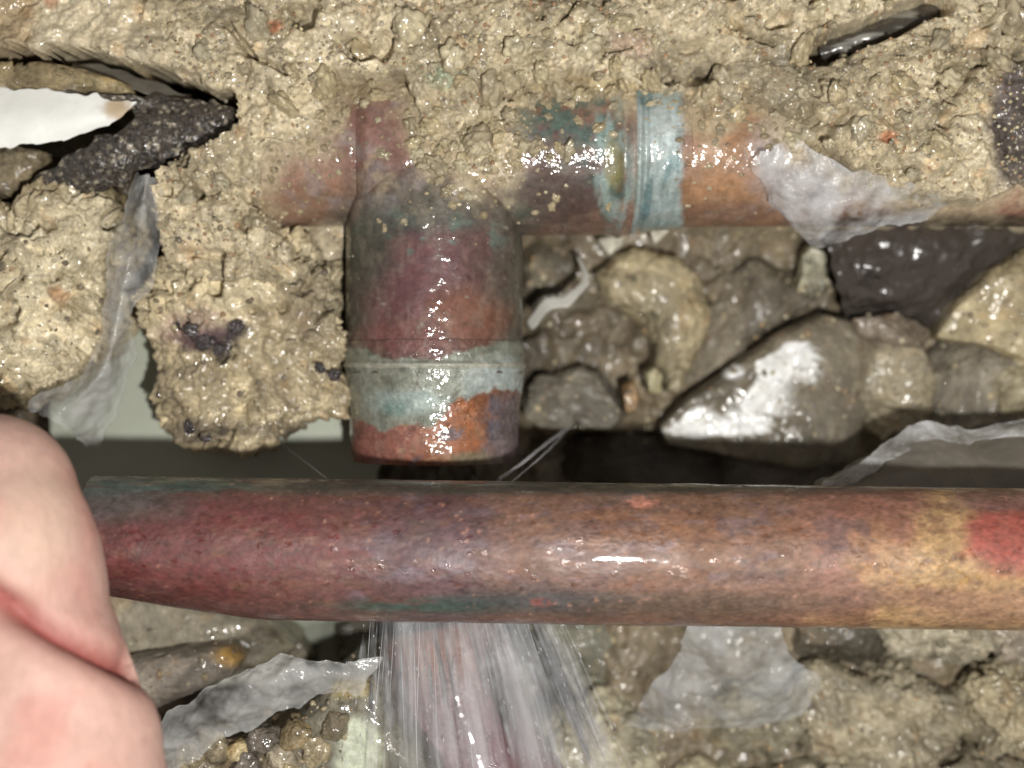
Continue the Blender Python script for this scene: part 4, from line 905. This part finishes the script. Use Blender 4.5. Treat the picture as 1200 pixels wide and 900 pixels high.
def pipe_z(x, y):
    d = abs(y - PIPE_Y)
    R = 15.9 if xz(422) < x < xz(742) else 14.3
    zz = math.sqrt(max(R * R - d * d, 0)) if d < R else -99
    if y < PIPE_Y:
        d2 = abs(x - BX)
        if d2 < 16.9 and y > yz(545): zz = max(zz, math.sqrt(16.9 ** 2 - d2 * d2))
    return zz
def put_crumb(px, py, r, on_pipe=False):
    x, y = W(px, py, 14)[:2]
    z = max(slab_z(x, y), pipe_z(x, y) if on_pipe else -99)
    if z < -10: return
    x, y = W(px, py, z)[:2]
    o = bpy.data.objects.new('crumb', rnd.choice(cr_meshes)); col.objects.link(o); o.parent = slab
    o.location = Vector((x * MM, y * MM, (z - r * 0.12) * MM)) - slab.location
    o.rotation_euler = (rnd.uniform(0, 6), rnd.uniform(0, 6), rnd.uniform(0, 6)); o.scale = (r, r, r)
for k in range(80): put_crumb(rnd.uniform(180, 1195), rnd.uniform(2, 112), rnd.uniform(0.6, 1.0) * (1 + 1.8 * rnd.random() ** 3))
for k in range(22): put_crumb(rnd.gauss(555, 34), rnd.gauss(165, 30), rnd.uniform(0.8, 2.3), True)
for k in range(14): put_crumb(rnd.gauss(620, 60), rnd.gauss(150, 22), rnd.uniform(0.5, 1.6), True)
for k in range(20): put_crumb(rnd.uniform(320, 480), rnd.uniform(130, 270), rnd.uniform(0.3, 0.8), True)
for k in range(30): put_crumb(rnd.uniform(960, 1140), rnd.uniform(70, 230), rnd.uniform(0.6, 1.6))
for x, y, r in ((498, 192, 1.7), (490, 180, 1.2), (665, 178, 2.3), (524, 225, 1.3), (530, 240, 0.9), (452, 196, 1.0), (446, 258, 0.8), (644, 240, 1.4), (636, 250, 0.9), (712, 240, 1.0), (652, 230, 1.0)): put_crumb(x, y, r, True)
BP = np.array(SLAB[8:34], float)
for k in range(84):
    i = rnd.randrange(len(BP) - 1); t = rnd.random(); c = BP[i] * (1 - t) + BP[i + 1] * t
    if 385 < c[0] < 990: put_crumb(c[0] + rnd.gauss(0, 9), c[1] + rnd.gauss(4, 10), rnd.uniform(0.5, 1.0) * (1 + 1.6 * rnd.random() ** 2), True)
for x, y, r in ((575, 104, 3.3), (655, 106, 3.0), (634, 84, 2.6), (700, 92, 2.8), (530, 66, 3.0), (604, 56, 2.6), (690, 56, 2.8), (762, 96, 2.2), (846, 92, 2.4), (728, 28, 3.2), (850, 26, 3.4), (560, 160, 2.6), (600, 180, 2.2), (545, 188, 2.0), (430, 66, 3.2), (380, 100, 3.0), (330, 120, 3.0), (480, 28, 3.2), (300, 30, 3.4), (240, 60, 2.8), (940, 60, 2.8), (1100, 50, 3.2), (1170, 70, 3.0), (1060, 100, 2.8), (1010, 150, 2.6), (1100, 170, 2.8), (215, 230, 2.8), (260, 215, 2.4), (300, 262, 2.6), (1185, 20, 3.2), (980, 110, 2.4)): put_crumb(x, y, r, True)
v0, f0 = ico_np(1); GV, GF, GC, off = [], [], [], 0
for k in range(5200):
    px = rnd.uniform(170, 1200); py = rnd.uniform(-10, 300); x, y = W(px, py, 15)[:2]; z = slab_z(x, y)
    if z < 4: continue
    r = rnd.uniform(0.16, 0.5); sc = np.array([r, r * rnd.uniform(0.6, 1), r * rnd.uniform(0.6, 1)])
    a = rnd.uniform(0, 6); R = np.array([[math.cos(a), -math.sin(a), 0], [math.sin(a), math.cos(a), 0], [0, 0, 1]])
    GV.append((v0 * sc) @ R.T + [x, y, z + r * 0.2]); GF.append(f0 + off); off += len(v0)
    GC.append(np.tile(A(*rnd.choice([(222, 208, 168), (196, 178, 138), (170, 160, 140), (228, 220, 196), (150, 132, 104), (222, 208, 168), (176, 166, 146), (204, 190, 154), (186, 146, 110)])), (len(v0), 1)))
mk('sand_grains', np.concatenate(GV), np.concatenate(GF), M_CONC, slab, np.concatenate(GC), kind='stuff', smooth=False)

# ------------------------------------------------------------------ loose grit and water beads that lie on the stones
bpy.context.view_layer.update(); dg = bpy.context.evaluated_depsgraph_get()
def hit(px, py):
    d = W(px, py, 0) - np.array([0, 0, CAM_Z]); d = d / np.linalg.norm(d)
    ok, loc, nrm, idx, ob, mx = scene.ray_cast(dg, Vector((0, 0, CAM_Z * MM)), Vector(d))
    return (np.array(loc) / MM, np.array(nrm), ob.name) if ok else (None, None, '')
for k, (x, y, r) in enumerate(((845, 320, 1.2), (952, 338, 1.5), (950, 306, 1.1), (676, 497, 1.1), (765, 372, 1.4), (752, 368, 0.8), (704, 388, 0.9), (1020, 325, 1.6), (655, 268, 1.0), (664, 280, 0.8), (1102, 752, 1.5), (830, 356, 1.0))):
    c, nn, nm = hit(x, y)
    P = iv * np.array([r, r * 0.85, r * 0.55]) * (1 + 0.15 * fbm(iv + k * 7, 2, 620))[:, None] + c + [0, 0, r * 0.12]
    mk('water_drop', P, iff, M_WATER, label='clear bead of water clinging to wet stone or plastic', cat='water drop', group='water beads on the wet stones')
chunk = bpy.data.objects['concrete_chunk']
v, f = ico_np(4); w, wi, we = worley(v * 2.2, 805); v = v * np.array([1, 0.75, 0.5]) * (1 + 0.5 * (0.5 - w) + 0.35 * fbm(v * 1.6, 3, 806))[:, None]
dark_bit_me = mesh_np('dark_bit', v, f, np.tile(A(58, 50, 52), (len(v), 1)) * (0.8 + 0.5 * wi)[:, None]); dark_bit_me.materials.append(M_TAR)  # black bits; some dark lumps stand in for shaded holes in the chunk
for k, (x, y, r) in enumerate(((208, 380, 1.3), (226, 388, 1.7), (240, 399, 1.9), (252, 411, 1.5), (276, 384, 1.5), (268, 394, 0.9), (376, 430, 1.2), (390, 440, 1.4), (222, 500, 1.3), (240, 512, 1.1))):
    c, nn, nm = hit(x, y); o = bpy.data.objects.new('dark_bit', dark_bit_me); col.objects.link(o); o.parent = chunk
    o.location = Vector((c - nn * r * 0.2) * MM) - chunk.location; o.rotation_euler = (rnd.uniform(-0.4, 0.4), rnd.uniform(-0.4, 0.4), rnd.uniform(0, 6)); o.scale = (r, r, r)
GV, GF, GC, off = [], [], [], 0
for k in range(2600):
    px, py = (rnd.uniform(615, 1200), rnd.uniform(255, 520)) if k % 5 < 2 else (rnd.uniform(120, 1200), rnd.uniform(735, 900)) if k % 5 < 4 else (rnd.uniform(0, 405), rnd.uniform(200, 520))
    c, nn, nm = hit(px, py)
    if not (nm.startswith('stone') or nm.startswith('concrete') or nm.startswith('cavity') or nm.startswith('crumb')): continue
    r = rnd.uniform(0.15, 0.4) * (1 + 2 * rnd.random() ** 6); sc3 = np.array([r, r * rnd.uniform(0.6, 1), r * rnd.uniform(0.5, 0.9)])
    a = rnd.uniform(0, 6); Rm = np.array([[math.cos(a), -math.sin(a), 0], [math.sin(a), math.cos(a), 0], [0, 0, 1]])
    GV.append((v0 * sc3) @ Rm.T + c + nn * r * 0.1); GF.append(f0 + off); off += len(v0)
    GC.append(np.tile(A(*rnd.choice([(190, 176, 142), (160, 146, 118), (120, 108, 90), (206, 196, 168), (130, 118, 100), (170, 142, 108)]), c[2]), (len(v0), 1)))
for k in range(2600):
    px, py = rnd.uniform(300, 970), rnd.uniform(95, 300)
    sd = poly_sd(np.array([px]), np.array([py]), SLAB)[0]
    if rnd.random() > math.exp(min(sd + 4, 0) / 20) + 0.012: continue
    c, nn, nm = hit(px, py)
    if not nm.startswith(('run_tube', 'tee_body', 'solder', 'branch')): continue
    r = rnd.uniform(0.15, 0.45) * (1 + 2 * rnd.random() ** 5); sc3 = np.array([r, r * rnd.uniform(0.6, 1), r * rnd.uniform(0.5, 0.9)])
    GV.append(v0 * sc3 + c + nn * r * 0.1); GF.append(f0 + off); off += len(v0)
    GC.append(np.tile(A(*rnd.choice([(196, 180, 146), (178, 162, 128), (158, 144, 116), (206, 192, 160)]), c[2]), (len(v0), 1)))
mk('loose_grit', np.concatenate(GV), np.concatenate(GF), M_CONC, None, np.concatenate(GC), kind='stuff', smooth=False, label='fine loose grit scattered over the wet stones and the tee', cat='grit')
